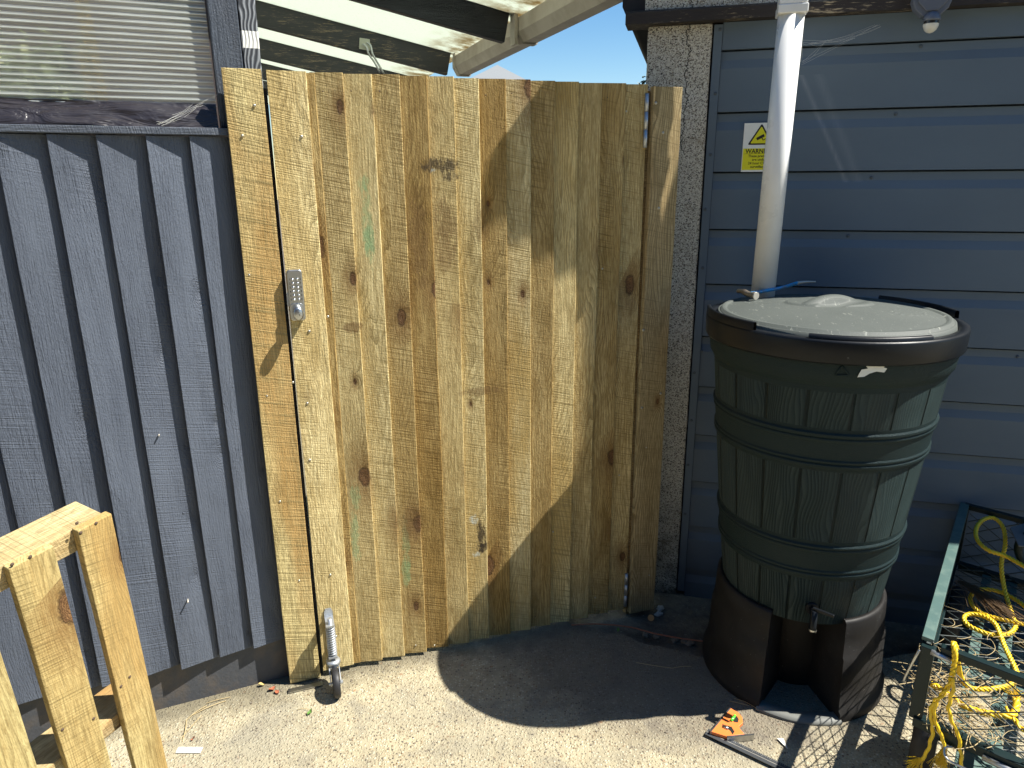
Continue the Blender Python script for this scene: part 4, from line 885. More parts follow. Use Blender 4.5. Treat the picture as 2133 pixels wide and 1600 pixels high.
# ---------------- combination square and ruler on the ground
cs = thing('combination_square', 'orange combination square head with a green spirit vial, clamped on a dark steel rule', 'square', (0, 0, 0))
r0, r1 = at_z(1472, 1522, .012), at_z(1650, 1606, .012); rd = (r1 - r0).normalized(); rn = Vector((-rd.y, rd.x, 0))
Mr = Matrix.Translation(r0) @ Matrix(((rd.x, rn.x, 0), (rd.y, rn.y, 0), (0, 0, 1))).to_4x4()
b = MB(); b.box(0, .31, -.013, .013, -.004, -.0025, Mr); b.build('rule', M['ruler'], cs)
b = MB()
for k in range(60): b.box(.006 + k * .005, .0066 + k * .005, .0125 - (.008 if k % 5 == 0 else .0045), .0125, -.0024, -.0021, Mr)
b.box(.0, .31, -.0012, .0002, -.0024, -.0022, Mr); b.build('graduations', M['pale_metal'], cs)
qp = [(1479, 1523), (1521, 1474), (1529, 1479), (1537, 1483), (1546, 1493), (1548, 1505), (1540, 1512), (1541, 1518), (1551, 1529), (1514, 1534)]
zq = .020
hv = [at_z(px, py, zq) for px, py in qp]
ctr_v = sum(hv, Vector()) / len(hv)
def polyhead(bm_, pts, z0, z1):
    n = len(pts); bm_.add([Vector((p.x, p.y, z1)) for p in pts] + [Vector((p.x, p.y, z0)) for p in pts], [tuple(range(n)), tuple(range(2 * n - 1, n - 1, -1))] + [(i, (i + 1) % n, (i + 1) % n + n, i + n) for i in range(n)])
b = MB(); polyhead(b, hv, .010, .020); b.build('head', M['orange'], cs, bevel=.0012)
def pp(lst, z): return [at_z(px, py, z) for px, py in lst]
b = MB(); polyhead(b, pp([(1505, 1508), (1509, 1510), (1524, 1514), (1530, 1524), (1526, 1530), (1521, 1522), (1513, 1517), (1504, 1515)], .0205), .0200, .0205); polyhead(b, pp([(1524, 1494), (1529, 1488), (1535, 1492), (1539, 1498), (1537, 1505), (1530, 1504), (1522, 1499)], .0205), .0200, .0205); b.build('window', M['ink'], cs)
b = MB(); b.tube([at_z(1523, 1502, .0215), at_z(1531, 1490, .0215)], .0038, 12); b.build('vial', M['green_vial'], cs)
b = MB(); b.tube([at_z(1507, 1514, .021), at_z(1517, 1518, .022)], .0042, 12); b.build('clamp_nut', M['steel'], cs)
b = MB(); f0 = pp([(1516, 1538), (1571, 1529)], .020); nd = Vector((0, 0, 1))
b.tube([f0[0] - nd * .008, f0[1] - nd * .008], .0008, 4); polyhead(b, pp([(1514, 1533), (1571, 1528), (1571, 1531), (1515, 1537)], .0205), .002, .0205); polyhead(b, pp([(1479, 1522), (1521, 1473), (1523, 1475), (1482, 1524)], .0208), .002, .0208); b.build('edge_plate', M['steel'], cs)

# ================================================================== CART
CT = .46; CB = .255
C0 = at_z(1931, 1338, CT); C1 = at_z(2011, 1044, CT + .01)
d1 = (C1 - C0); d1.z = 0; LEN = d1.length - .02; d1.normalize(); d2 = Vector((d1.y, -d1.x, 0))
near_r = at_z(2133, 1428, CT); dn = (near_r - C0); dn.z = 0; dn.normalize()
d2 = (d2 * .5 + dn * .5).normalized()
cart = thing('garden_cart', 'dark green mesh-sided garden cart with a yellow rope and straw in it', 'cart', (C0.x, C0.y, 0))
CW = .50
Mk = Matrix(((d2.x, d1.x, 0, 0), (d2.y, d1.y, 0, 0), (0, 0, 1, 0), (0, 0, 0, 1)))   # x across, y along, z up
def cp(x, y, z): return Mk @ Vector((x, y, z))
def cbar(name, a_, c_, w, h, m, bev=.002, par=None):
    a_, c_ = Vector(a_), Vector(c_); d = c_ - a_; L = d.length; d.normalize()
    up = Vector((0, 0, 1)) if abs(d.z) < .9 else Vector((0, 1, 0)); s = d.cross(up).normalized(); u_ = s.cross(d)
    vs = [a_ + s * (i * w / 2) + u_ * (j * h / 2) + d * k for k in (0, L) for i in (-1, 1) for j in (-1, 1)]
    b = MB(); b.add([Mk @ v for v in vs], [(0, 1, 3, 2), (4, 6, 7, 5), (0, 4, 5, 1), (2, 3, 7, 6), (0, 2, 6, 4), (1, 5, 7, 3)]); return b.build(name, m, par or cart, bevel=bev)
cbar('side_top_rail', (0, .012, CT), (0, LEN, CT + .006), .026, .010, M['cartpale'], .001); cbar('side_inner_rail', (.012, .01, CT - .010), (.012, LEN, CT - .004), .004, .02, M['cart'])
cbar('end_top_rail', (.03, 0, CT - .002), (CW + .03, 0, CT - .002), .020, .020, M['cart'])
cbar('far_top_rail', (0, LEN, CT + .002), (CW, LEN, CT + .002), .020, .018, M['cart'])
cbar('corner_post', (.004, .004, CB - .01), (.004, .004, CT - .01), .030, .022, M['cart']); cbar('corner_post', (.004, LEN, CB - .01), (.004, LEN, CT - .01), .024, .022, M['cart'])
cbar('corner_post', (CW, .0, CB - .01), (CW, .0, CT - .012), .024, .022, M['cart']); cbar('corner_post', (CW, LEN, CB - .01), (CW, LEN, CT - .008), .024, .022, M['cart'])
cbar('base_rail', (0, 0, CB - .015), (CW, 0, CB - .015), .028, .026, M['cart']); cbar('base_rail', (0, .016, CB - .015), (0, LEN, CB - .015), .024, .026, M['cart'])
cbar('base_rail', (0.014, LEN, CB - .015), (CW, LEN, CB - .015), .024, .026, M['cart']); cbar('base_rail', (CW, .016, CB - .015), (CW, LEN - .014, CB - .015), .024, .026, M['cart']); cbar('side_top_rail', (CW, .012, CT), (CW, LEN, CT), .022, .02, M['cart'])
def lattice(name, org, ux, uy, W_, H_, sp, asp, rw, m):
    """diamond mesh: org + ux*a + uy*b, a in 0..W, b in 0..H"""
    b = MB(); k = math.tan(math.atan(asp))
    for sgn in (1, -1):
        c = -H_ / k if sgn > 0 else 0.0; end = W_ if sgn > 0 else W_ + H_ / k
        while c < end:
            pts = []
            a0, b0 = c, 0.0; a1, b1 = c + sgn * H_ / k, H_
            # clip to 0..W
            def clipx(ax, bx, cx2, dx2):
                out = []
                for t in (0.0, 1.0): out.append(t)
                t0, t1 = 0.0, 1.0; dx_ = cx2 - ax
                if abs(dx_) > 1e-9:
                    ta_, tb_ = (0 - ax) / dx_, (W_ - ax) / dx_
                    if ta_ > tb_: ta_, tb_ = tb_, ta_
                    t0, t1 = max(t0, ta_), min(t1, tb_)
                return t0, t1
            t0, t1 = clipx(a0, b0, a1, b1)
            if t1 - t0 > .01:
                p = org + ux * (a0 + (a1 - a0) * t0) + uy * (b0 + (b1 - b0) * t0); q = org + ux * (a0 + (a1 - a0) * t1) + uy * (b0 + (b1 - b0) * t1)
                b.tube([Mk @ p, Mk @ q], rw, 4, cap=False)
            c += sp
    return b.build(name, m, cart)
X, Y, Z = Vector((1, 0, 0)), Vector((0, 1, 0)), Vector((0, 0, 1))
lattice('floor_mesh', Vector((.01, .01, CB - .004)), X, Y, CW - .02, LEN - .02, .080, .62, .0019, M['wire'])
lattice('end_mesh', Vector((.02, -.004, CB)), X, Z, CW - .03, CT - CB - .01, .074, .62, .0017, M['wire'])
lattice('far_mesh', Vector((.02, LEN - .004, CB)), X, Z, CW - .03, CT - CB - .005, .074, .62, .0017, M['wire'])
lattice('side_mesh', Vector((-.004, .02, CB)), Y, Z, LEN - .03, CT - CB - .005, .074, .62, .0017, M['wire'])
cbar('floor_strap', (.17, .02, CB - .014), (.17, LEN, CB - .014), .032, .004, M['cartpale']); cbar('floor_strap', (.02, .30, CB - .018), (CW, .30, CB - .018), .03, .004, M['cartpale']); cbar('floor_strap', (.10, .02, CB - .016), (.10, LEN, CB - .016), .026, .004, M['cartpale'])
cbar('steering_plate', (.10, .05, .16), (.40, .05, .16), .14, .006, M['cartpale']); 
b = MB(); b.tube(catmull([cp(-.012, -.012, CT - .02), cp(-.02, -.02, CT - .05), cp(-.032, -.015, CT - .11), cp(-.030, -.012, CT - .12)], 6), .0035, 8); b.build('latch_rod', M['steel'], cart)
b = MB(); b.tube([cp(.012, -.014, CT - .012), cp(.055, -.014, CT - .016)], .0065, 10); b.build('latch_bolt', M['zinc'], cart)
b = MB(); b.tube(catmull([cp(.09, -.02, CB - .03), cp(.075, -.03, CB - .035), cp(.085, -.045, CB - .05), cp(.13, -.05, CB - .048), cp(.19, -.045, CB - .04), cp(.235, -.05, CB - .05)], 6), .0028, 8); b.build('pull_pin', M['steel'], cart)
b = MB(); b.tube([cp(.15, -.018, CB - .022), cp(.26, -.022, CB - .024)], .0075, 10); b.build('drop_latch', M['zinc'], cart)
for i, (wx, wy_) in enumerate([(.03, .14), (.03, LEN - .16), (CW - .03, .14), (CW - .03, LEN - .16)]):
    b = MB(); rw_ = .115; prof2 = [(rw_ * .62, -.022), (rw_ * .9, -.028), (rw_ * .99, -.014), (rw_, 0), (rw_ * .99, .014), (rw_ * .9, .028), (rw_ * .62, .022)]; vs = []; n = 40
    for (r_, h_) in prof2:
        for k in range(n): t = 2 * math.pi * k / n; vs.append(cp(wx + h_, wy_ + (r_ + (.002 if k % 2 else 0)) * math.cos(t), rw_ + r_ * math.sin(t)))
    b.add(vs, [(j * n + k, j * n + (k + 1) % n, (j + 1) * n + (k + 1) % n, (j + 1) * n + k) for j in range(len(prof2) - 1) for k in range(n)], True); wo = b.build('wheel', M['rubber'], cart)
    b = MB(); b.tube([cp(wx - .016, wy_, rw_), cp(wx + .016, wy_, rw_)], rw_ * .62, 30); b.tube([cp(wx - .03, wy_, rw_), cp(wx + .03, wy_, rw_)], .014, 12); b.build('wheel_rim', M['cart'], wo)
cbar('axle', (.03, .14, .115), (CW - .03, .14, .115), .014, .014, M['cart']); cbar('axle', (.03, LEN - .16, .115), (CW - .03, LEN - .16, .115), .014, .014, M['cart'])
cbar('axle_strut', (.1, .14, .115), (.1, .14, CB - .03), .02, .02, M['cart']); cbar('axle_strut', (CW - .1, .14, .115), (CW - .1, .14, CB - .03), .02, .02, M['cart']); cbar('axle_strut', (.1, LEN - .16, .115), (.1, LEN - .16, CB - .03), .02, .02, M['cart']); cbar('axle_strut', (CW - .1, LEN - .16, .115), (CW - .1, LEN - .16, CB - .03), .02, .02, M['cart'])

# ---------------- rope
rope = thing('rope', 'yellow twisted rope looped in the garden cart, its frayed end hanging over the near rail', 'rope', (0, 0, 0))
def twist(path, r, pitch, mb, strands=3, step=None, fray=0):
    P = resample(path, step or r * .9); T = None; a = Vector((0, 0, 1)); rows = [[] for _ in range(strands)]; L = 0.0
    for i in range(len(P)):
        T = (P[min(i + 1, len(P) - 1)] - P[max(i - 1, 0)]).normalized(); a = (a - T * a.dot(T))
        a = a.normalized() if a.length > 1e-5 else T.orthogonal().normalized(); c = T.cross(a)
        if i: L += (P[i] - P[i - 1]).length
        for s in range(strands):
            t = 2 * math.pi * (s / strands + L / pitch); rows[s].append(P[i] + (a * math.cos(t) + c * math.sin(t)) * r * .56)
    for s in range(strands): mb.tube(rows[s], r * .50, 7)
far_n = -(Mk @ Y); 
def RP(px, py, z): return at_z(px, py, z)
path1 = [RP(2150, 1190, .40), RP(2098, 1160, .41), RP(2060, 1147, .42), RP(2036, 1125, .43), RP(2034, 1100, .44), RP(2050, 1082, .45), RP(2072, 1080, .45), RP(2090, 1100, .43), RP(2094, 1135, .40), RP(2086, 1175, .36), RP(2092, 1225, .31), RP(2108, 1280, .272), RP(2116, 1302, .265), RP(2106, 1318, .262), RP(2080, 1324, .262), RP(2050, 1318, .262), RP(2018, 1303, .262), RP(2008, 1288, .262), RP(2020, 1279, .266), RP(2050, 1284, .272), RP(2075, 1302, .276), RP(2090, 1340, .270), RP(2105, 1372, .266), RP(2116, 1395, .264), RP(2118, 1415, .264), RP(2095, 1430, .262), RP(2050, 1436, .262), RP(2018, 1432, .264), RP(2002, 1412, .30), RP(1995, 1380, .38), RP(1991, 1350, .462), RP(1986, 1340, .479)]
e = RP(1989, 1355, .474); path1 += [e, RP(1988, 1385, .44), RP(1982, 1412, .41)]
b = MB(); twist(catmull(path1, 8), .0068, .034, b); b.build('main_rope', M['rope'], rope)
path2 = [RP(2160, 1285, .275), RP(2120, 1252, .275), RP(2080, 1232, .272), RP(2042, 1228, .270), RP(2022, 1242, .268), RP(2027, 1262, .268), RP(2050, 1280, .270), RP(2090, 1291, .275), RP(2150, 1304, .27)]
b = MB(); twist(catmull(path2, 8), .0066, .034, b); b.build('rope_loop', M['rope'], rope)
path3 = [RP(1940, 1424, .268), RP(1965, 1440, .266), RP(1995, 1462, .266), RP(2030, 1480, .266), RP(2070, 1488, .268), RP(2100, 1492, .270), RP(2112, 1486, .274), RP(2118, 1468, .282), RP(2116, 1452, .29)]
b = MB(); twist(catmull(path3, 8), .0085, .05, b, 3); b.build('loose_rope', M['rope'], rope)
path4 = [RP(2095, 1474, .272), RP(2110, 1492, .270), RP(2125, 1515, .268), RP(2150, 1530, .265)]
b = MB(); twist(catmull(path4, 8), .0055, .05, b, 2); b.build('loose_rope', M['rope'], rope)
E_ = Mk @ Vector((0, -.035, 0))
def hang(lst, seed):
    out = []
    for i, (px, py) in enumerate(lst): out.append(at_pl(px, py, C0 + E_, (Mk @ Y)))
    return out
main = hang([(1984, 1405), (1976, 1428), (1962, 1448), (1946, 1462)], 0)
b = MB(); twist(catmull([path1[-1]] + main[1:], 8), .0060, .05, b, 2); b.build('untwisted_rope', M['rope'], rope)
def wavy(lst, amp, n=9):
    P = catmull(hang(lst, 0), 8); out = []
    for i, p in enumerate(P): out.append(p + Mk @ Vector((amp * math.sin(i * .75), amp * .6 * math.cos(i * .75), 0)))
    return out
s1 = wavy([(1946, 1462), (1938, 1480), (1940, 1500), (1943, 1522), (1938, 1545), (1930, 1568), (1918, 1584)], .0012)
s2 = wavy([(1950, 1462), (1946, 1485), (1950, 1508), (1958, 1525), (1965, 1545), (1968, 1562)], .0012)
s3 = wavy([(1983, 1412), (1986, 1430), (1980, 1455), (1976, 1478), (1984, 1505), (1996, 1530), (2000, 1560), (2003, 1585), (2000, 1612)], .0014)
for s_ in (s1, s2, s3): b = MB(); b.tube(s_, .0042, 8); b.build('strand', M['rope'], rope)
r3 = random.Random(5)
for (root, dirp, L, n, spr) in ((s1[-1], (s1[-1] - s1[-4]).normalized(), .035, 60, .35), (s2[-1], (s2[-1] - s2[-4]).normalized(), .065, 90, .18), (path3[-1], (path3[-1] - path3[-2]).normalized(), .03, 70, .6)):
    b = MB()
    for k in range(n):
        v = (dirp + Vector((r3.gauss(0, spr), r3.gauss(0, spr), r3.gauss(0, spr) * .7))).normalized(); o0 = root + Vector((r3.gauss(0, .0022), r3.gauss(0, .0022), 0))
        m_ = o0 + v * L * .5 + Vector((r3.gauss(0, .002), r3.gauss(0, .002), 0)); b.tube([o0 - dirp * .008, m_, o0 + v * L * r3.uniform(.7, 1.1) - Vector((0, 0, .004))], .0005, 3, cap=False)
    b.build('frayed_end', M['rope'], rope)
# ---------------- straw lying on the cart floor
b = MB(); r4 = random.Random(9)
def strand(mb, c, L, ang, curl, r, zvar=.02):
    p = Vector(c); a_ = ang; pts = [p.copy()]; n = 7; dz = r4.uniform(-zvar, zvar) / n
    for k in range(n): a_ += curl + r4.gauss(0, .10); p = p + Vector((math.cos(a_), math.sin(a_), 0)) * (L / n) + Vector((0, 0, dz)); pts.append(p.copy())
    mb.tube(pts, r, 4, cap=False)
for k in range(230):
    cx2, cy2 = (r4.gauss(.07, .05), r4.gauss(.12, .10)) if k < 170 else (r4.uniform(0.02, .42), r4.uniform(.05, .6))
    cx2 = max(.025, cx2); cy2 = max(.02, cy2)
    q = C0 * 1; q.z = 0; w = q + cp(cx2, cy2, 0); w.z = CB + r4.uniform(.002, .028)
    strand(b, w, r4.uniform(.04, .13), r4.uniform(0, 6.28), r4.gauss(0, .25), r4.uniform(.0006, .0012))
tag(b.build('straw', M['straw']), 'pale dry straw scattered over the floor of the garden cart', 'straw', kind='stuff')
b = MB()
f0, f1 = at_z(2000, 1215, .285), at_z(2120, 1300, .275)
for k in range(150):
    t = r4.random(); v = (f1 - f0); sp = .012 + .03 * t; s_ = Vector((r4.gauss(0, sp), r4.gauss(0, sp), r4.uniform(0, .02)))
    a_ = f0 + Vector((r4.gauss(0, .006), r4.gauss(0, .006), .005)); c_ = f0 + v * r4.uniform(.5, 1.0) + s_
    b.tube([a_, a_.lerp(c_, .5) + Vector((0, 0, r4.uniform(0, .012))), c_], .0007, 3, cap=False)
o = b.build('dried_plant', M['drystalk']); tag(o, 'bundle of brown dried plant stalks lying in the back of the garden cart', 'dried plant')
# ---------------- curved tube with flap in the cart
tb = thing('tube_handle', 'curved dark green steel tube with a grey rubber flap lying in the mesh cart', 'handle', (0, 0, 0))
cc = at_z(2190, 1155, .40); rr = .085; pts = []
for k in range(28):
    t = R(70 + 250 * k / 27); pts.append(cc + (ray(2190, 1155).cross(Vector((0, 0, 1))).normalized() * rr * math.cos(t)) + Vector((0, 0, rr * math.sin(t) * .9)))
b = MB(); b.tube(pts, .012, 14); b.build('tube', M['cart'], tb)
fl = [at_z(2104, 1099, .46), at_z(2150, 1085, .455), at_z(2150, 1140, .43), at_z(2122, 1136, .44)]
b = MB(); b.add(fl + [v - Vector((0, 0, .004)) for v in fl], [(0, 1, 2, 3), (7, 6, 5, 4), (0, 4, 5, 1), (1, 5, 6, 2), (2, 6, 7, 3), (3, 7, 4, 0)]); b.build('flap', M['greyflap'], tb)

# ================================================================== PALLET
vdir = Vector((169, -479, 3658)).normalized(); wdir = Vector((math.sin(R(28)), math.cos(R(28)), 0)); wdir = (wdir - vdir * wdir.dot(vdir)).normalized()
mdir = wdir.cross(vdir)                   # out of the front face
TP = CAM + ray(221, 1067) * 1.62
pal = thing('pallet', 'weathered wooden pallet standing on end in front of the slate fence', 'pallet', TP - Vector((0, 0, TP.z)))
PM = Matrix(((wdir.x, -mdir.x, vdir.x, 0), (wdir.y, -mdir.y, vdir.y, 0), (wdir.z, -mdir.z, vdir.z, TP.z), (0, 0, 0, 1)))   # x across, y back, z up the board (0 at top)
k_ = 1.62 / 1.5; Lp = TP.z / vdir.z - .003
def pboard(name, x0, x1, y0, y1, z0, z1, m, seed, lab=None):
    b = MB(); b.cur = seed; n = 10; vs = []
    for k in range(n + 1):
        f = k / n; z = z0 + (z1 - z0) * f; j = .0018 * mnoise.noise(Vector((seed, f * 4, 0))); w = .0018 * mnoise.noise(Vector((seed, f * 4, 7)))
        vs += [(x0 + j, y0, z), (x1 + w, y0, z), (x1 + w, y1, z), (x0 + j, y1, z)]
    fs = [(0, 1, 2, 3), tuple(n * 4 + q for q in (3, 2, 1, 0))] + [(k * 4 + q, k * 4 + (q + 1) % 4, (k + 1) * 4 + (q + 1) % 4, (k + 1) * 4 + q) for k in range(n) for q in range(4)]
    b.add(vs, fs)
    o = b.build(name, m, pal, bevel=.002, label=lab); o.matrix_local = PM; return o
for i, xr in enumerate([0.0, -.106, -.222, -.338, -.454, -.57]):
    wv_ = (.064, .072, .074, .07, .074, .07)[i] * k_
    pboard('deck_board', xr * k_ - wv_, xr * k_, -.019, 0.0, -Lp, .004 - .004 * i, M['pallet'], 2.2 + i * 6.1)
for i, xr in enumerate([-.30, -.52]):
    pboard('bottom_board', xr * k_, xr * k_ + .09, .092, .110, -Lp, -.004, M['pallet_old'], 12.2 + i * 6.1)
for i, zc in enumerate([-.012, -.475, -Lp + .05]):
    b = MB(); b.cur = 40 + i * 3.3; b.box(-.66 * k_, -.004, .001, .091, zc - .038, zc + (.010 if i == 0 else .0)); o = b.build('stringer', M['pallet_x'], pal, bevel=.003); o.matrix_local = PM
for (px, py) in [(160, 1090), (168, 1110), (200, 1090), (25, 1176), (63, 1160), (270, 1410), (252, 1430), (195, 1497), (130, 1520)]:
    r = ray(px, py); Pn = TP + mdir * .019; P = CAM + r * ((Pn - CAM).dot(mdir) / r.dot(mdir)); q = PM.inverted() @ (P - (TP - Vector((0, 0, TP.z))))
    b = MB(); dome(b, 0, 0, 0, .0036); o = b.build('nail', M['bark'], pal); o.matrix_local = PM @ Matrix.Translation(q)

# ================================================================== PERGOLA / lean-to roof behind the gate
GZ = 2.15
Ga, Gb = at_z(972, 157, GZ), at_z(1290, 3, GZ); gd = (Gb - Ga).normalized()          # gutter runs towards the camera
R1, R2 = at_z(930, 157, GZ), at_z(1048, 90, GZ)
step = (R2 - R1)
perg = thing('pergola_roof', 'lean-to roof of black rafters and opal sheets behind the gate', 'roof', (0, 0, 0))
rd_ = Vector((-.946, -.326, .20)).normalized()
side = gd
def rafter(E0, m, L=2.6, w=.045, h=.15, name='rafter', lab=None):
    up = Vector((0, 0, 1)); up = (up - rd_ * up.dot(rd_)).normalized(); b = MB()
    ang = math.atan2(rd_.y, rd_.x)
    vs = [E0 + rd_ * a_ + side * s_ + up * u_ for a_ in (0, L) for s_ in (-w / 2, w / 2) for u_ in (0, h)]
    b.add([(v - E0) for v in vs], [(0, 1, 3, 2), (4, 6, 7, 5), (0, 4, 5, 1), (2, 3, 7, 6), (0, 2, 6, 4), (1, 5, 7, 3)])
    # local x along the rafter
    Mx = Matrix.Rotation(-ang, 4, 'Z'); b.v = [tuple(Mx @ Vector(v)) for v in b.v]
    o = b.build(name, m, perg, bevel=.002, label=lab); o.location = E0; o.rotation_euler = (0, 0, ang); return o
rafter(R2, M['black_timber'], h=.128, lab='dark stained rafter nearest the camera')
rafter(R1, M['weathered'], h=.128, lab='weathered rafter with the paint flaking off')
rafter(R1 - step, M['weathered'], h=.128); rafter(R1 - step * 2, M['weathered'], h=.128); rafter(R1 - step * 3, M['weathered'], h=.128); rafter(R2 + step, M['black_timber'], h=.128)
up = Vector((0, 0, 1)); up = (up - rd_ * up.dot(rd_)).normalized()
# roof sheet: local x along the slope, local y across
Ls = 2.7; b = MB(); A_ = R1 - step * 5 + up * .134; B_ = R2 + step * 1.1 + up * .134
span = (B_ - A_).length
ex, ey = -rd_, (B_ - A_).normalized(); ez = ex.cross(ey).normalized()
RM = Matrix(((ex.x, ey.x, ez.x, A_.x), (ex.y, ey.y, ez.y, A_.y), (ex.z, ey.z, ez.z, A_.z), (0, 0, 0, 1)))
b.box(-Ls, .05, 0, span, 0, .010); o = b.build('roof_sheet', M['roofsheet'], perg); o.matrix_local = RM
# glazing bars: thin white strips on the rafters' upper edges
for st_ in (0.0, 1.0, -1.0, -2.0):
    b = MB(); q = R1 + step * st_ + up * .129; b.add([q + rd_ * a_ + side * s_ + up * u_ for a_ in (-.01, Ls) for s_ in (-.03, .03) for u_ in (0, .004)], [(0, 1, 3, 2), (4, 6, 7, 5), (0, 4, 5, 1), (2, 3, 7, 6), (0, 2, 6, 4), (1, 5, 7, 3)]); b.build('glazing_bar', M['old_pvc'], perg)
# square gutter along the eaves
gut = thing('gutter', 'grimy white square gutter along the eaves of the lean-to roof', 'gutter', (0, 0, 0))
gside = Vector((gd.y, -gd.x, 0)); gside = gside if gside.x > 0 else -gside
def sect(P, prof): return [P + gside * p[0] + Vector((0, 0, p[1])) for p in prof]
gp_ = [(-.055, .105), (-.055, .045), (-.030, .0), (.035, .0), (.060, .045), (.060, .112), (.054, .112), (.052, .047), (.031, .006), (-.027, .006), (-.049, .047), (-.049, .105)]
Gs, Ge = R1 + gside * .075 + gd * .02, Gb + gd * .6 + gside * .0
Gs = Ga - gside * .02 - gd * .05; Ge = Gb + gd * .25 - gside * .02
b = MB(); n_ = len(gp_); b.add(sect(Gs, gp_) + sect(Ge, gp_), [(i, (i + 1) % n_, (i + 1) % n_ + n_, i + n_) for i in range(n_)]); b.build('channel', M['old_pvc'], gut)
def bracket(P, w=.035):
    pr = [(-.060, .120), (-.060, .042), (-.034, -.006), (.039, -.006), (.066, .042), (.066, .118)]
    pi = [(-.0555, .120), (-.0555, .045), (-.0305, -.0006), (.0355, -.0006), (.0606, .045), (.0606, .118)]
    n = len(pr); b = MB(); vs = []
    for q in (P - gd * w / 2, P + gd * w / 2): vs += sect(q, pr) + sect(q, pi)
    fs = []
    for i in range(n - 1):
        fs += [(i, i + 1, 2 * n + i + 1, 2 * n + i), (n + i, n + i + 1, 3 * n + i + 1, 3 * n + i), (i, i + 1, n + i + 1, n + i), (2 * n + i, 2 * n + i + 1, 3 * n + i + 1, 3 * n + i)]
    fs += [(0, n, 3 * n, 2 * n), (n - 1, 2 * n - 1, 4 * n - 1, 3 * n - 1)]
    b.add(vs, fs); b.build('bracket', M['old_pvc'], gut)
tR2 = (R2 - Gs).dot(gd); bracket(Gs + gd * (tR2 + .02), .05); bracket(Gs + gd * .05, .04)
b = MB(); q = Gs + gd * (tR2 + .02); b.add([q + gside * x_ + Vector((0, 0, z_)) + gd * y_ for y_ in (-.03, .03) for x_ in (-.075, -.061) for z_ in (-.01, .165)], [(0, 1, 3, 2), (4, 6, 7, 5), (0, 4, 5, 1), (2, 3, 7, 6), (0, 2, 6, 4), (1, 5, 7, 3)]); b.build('bracket_plate', M['old_pvc'], gut)
# cabin hook on the rafter
hk = thing('wall_hook', 'small pale square hook plate with a bent hook on the weathered rafter', 'hook', (0, 0, 0))
rn_ = side.normalized(); Pr = R1 + side * .023
def onr(px, py, off=0.0): return at_pl(px, py, Pr + rn_ * off, rn_)
pl_ = [onr(749, 79, .001), onr(770, 82, .001), onr(771, 106, .001), onr(748, 102, .001)]
b = MB(); b.add(pl_ + [v + rn_ * .004 for v in pl_], [(3, 2, 1, 0), (4, 5, 6, 7), (0, 1, 5, 4), (1, 2, 6, 5), (2, 3, 7, 6), (3, 0, 4, 7)]); b.build('plate', simple('painted_hook_plate', (.55, .56, .46), .5), hk)
for pts in ([(756, 92, .02), (764, 98, .035), (768, 112, .04), (780, 130, .045), (791, 150, .05)], [(764, 89, .015), (772, 95, .03), (776, 112, .04), (786, 130, .045), (800, 154, .05)]):
    b = MB(); b.tube(catmull([onr(*p) for p in pts], 5), .006, 8); b.build('hook', M['steel'], hk)

# ---------------- neighbouring house roof and bush
nh = thing('neighbour_house', 'pale grey pitched roof of a house seen over the gate', 'house', (0, 0, 0))
D_ = 14.0
def aty(px, py, y): r = ray(px, py); return CAM + r * (y / r.y)
ap, er = aty(1030, 126, D_), aty(1118, 174, D_)
hw = (er.x - ap.x) * 2.2; hh = (ap.z - er.z) * 2.2
el_ = Vector((ap.x - hw, D_, ap.z - hh)); er2 = Vector((ap.x + hw, D_, ap.z - hh))
b = MB(); b.add([el_, er2, ap + Vector((0, 3, .35)), el_ + Vector((0, 9, 0)), er2 + Vector((0, 9, 0)), ap + Vector((0, 6, .35))], [(0, 1, 2), (5, 4, 3), (0, 3, 4, 1), (1, 4, 5, 2), (2, 5, 3, 0)]); b.build('roof', M['roofpale'], nh)
b = MB(); b.box(el_.x + .2, er2.x - .2, D_ + .15, D_ + 8.8, 0, el_.z - .01); b.build('wall', M['rendered'], nh)
for s_ in (0, 1):
    pass
bush = thing('bush', 'small leafy dark green bush showing between the gate top and the garage post', 'bush', (0, 0, 0))
bc = aty(1352, 172, 4.6); b = MB(); r5 = random.Random(4)
for k in range(900):
    d = Vector((r5.gauss(0, 1), r5.gauss(0, 1), r5.gauss(0, 1))).normalized() * (r5.random() ** .5); c = Vector((bc.x + .04 + d.x * .13, bc.y + d.y * .14, bc.z - .12 + d.z * .19)); a_ = Vector((r5.uniform(-1, 1), r5.uniform(-1, 1), r5.uniform(-.3, 1))).normalized() * .016; s_ = a_.orthogonal().normalized() * .006
    b.add([c - a_, c + s_, c + a_, c - s_], [(0, 1, 2, 3)])
b.build('leaves', simple('dark_leaf', (.045, .075, .025), .6), bush)
b = MB(); b.tube([(bc.x + .04, bc.y, 0), (bc.x + .05, bc.y, .9), (bc.x + .04, bc.y, bc.z - .1)], .014, 8, rfun=lambda f: 1 - .5 * f); b.build('stem', M['bark'], bush)

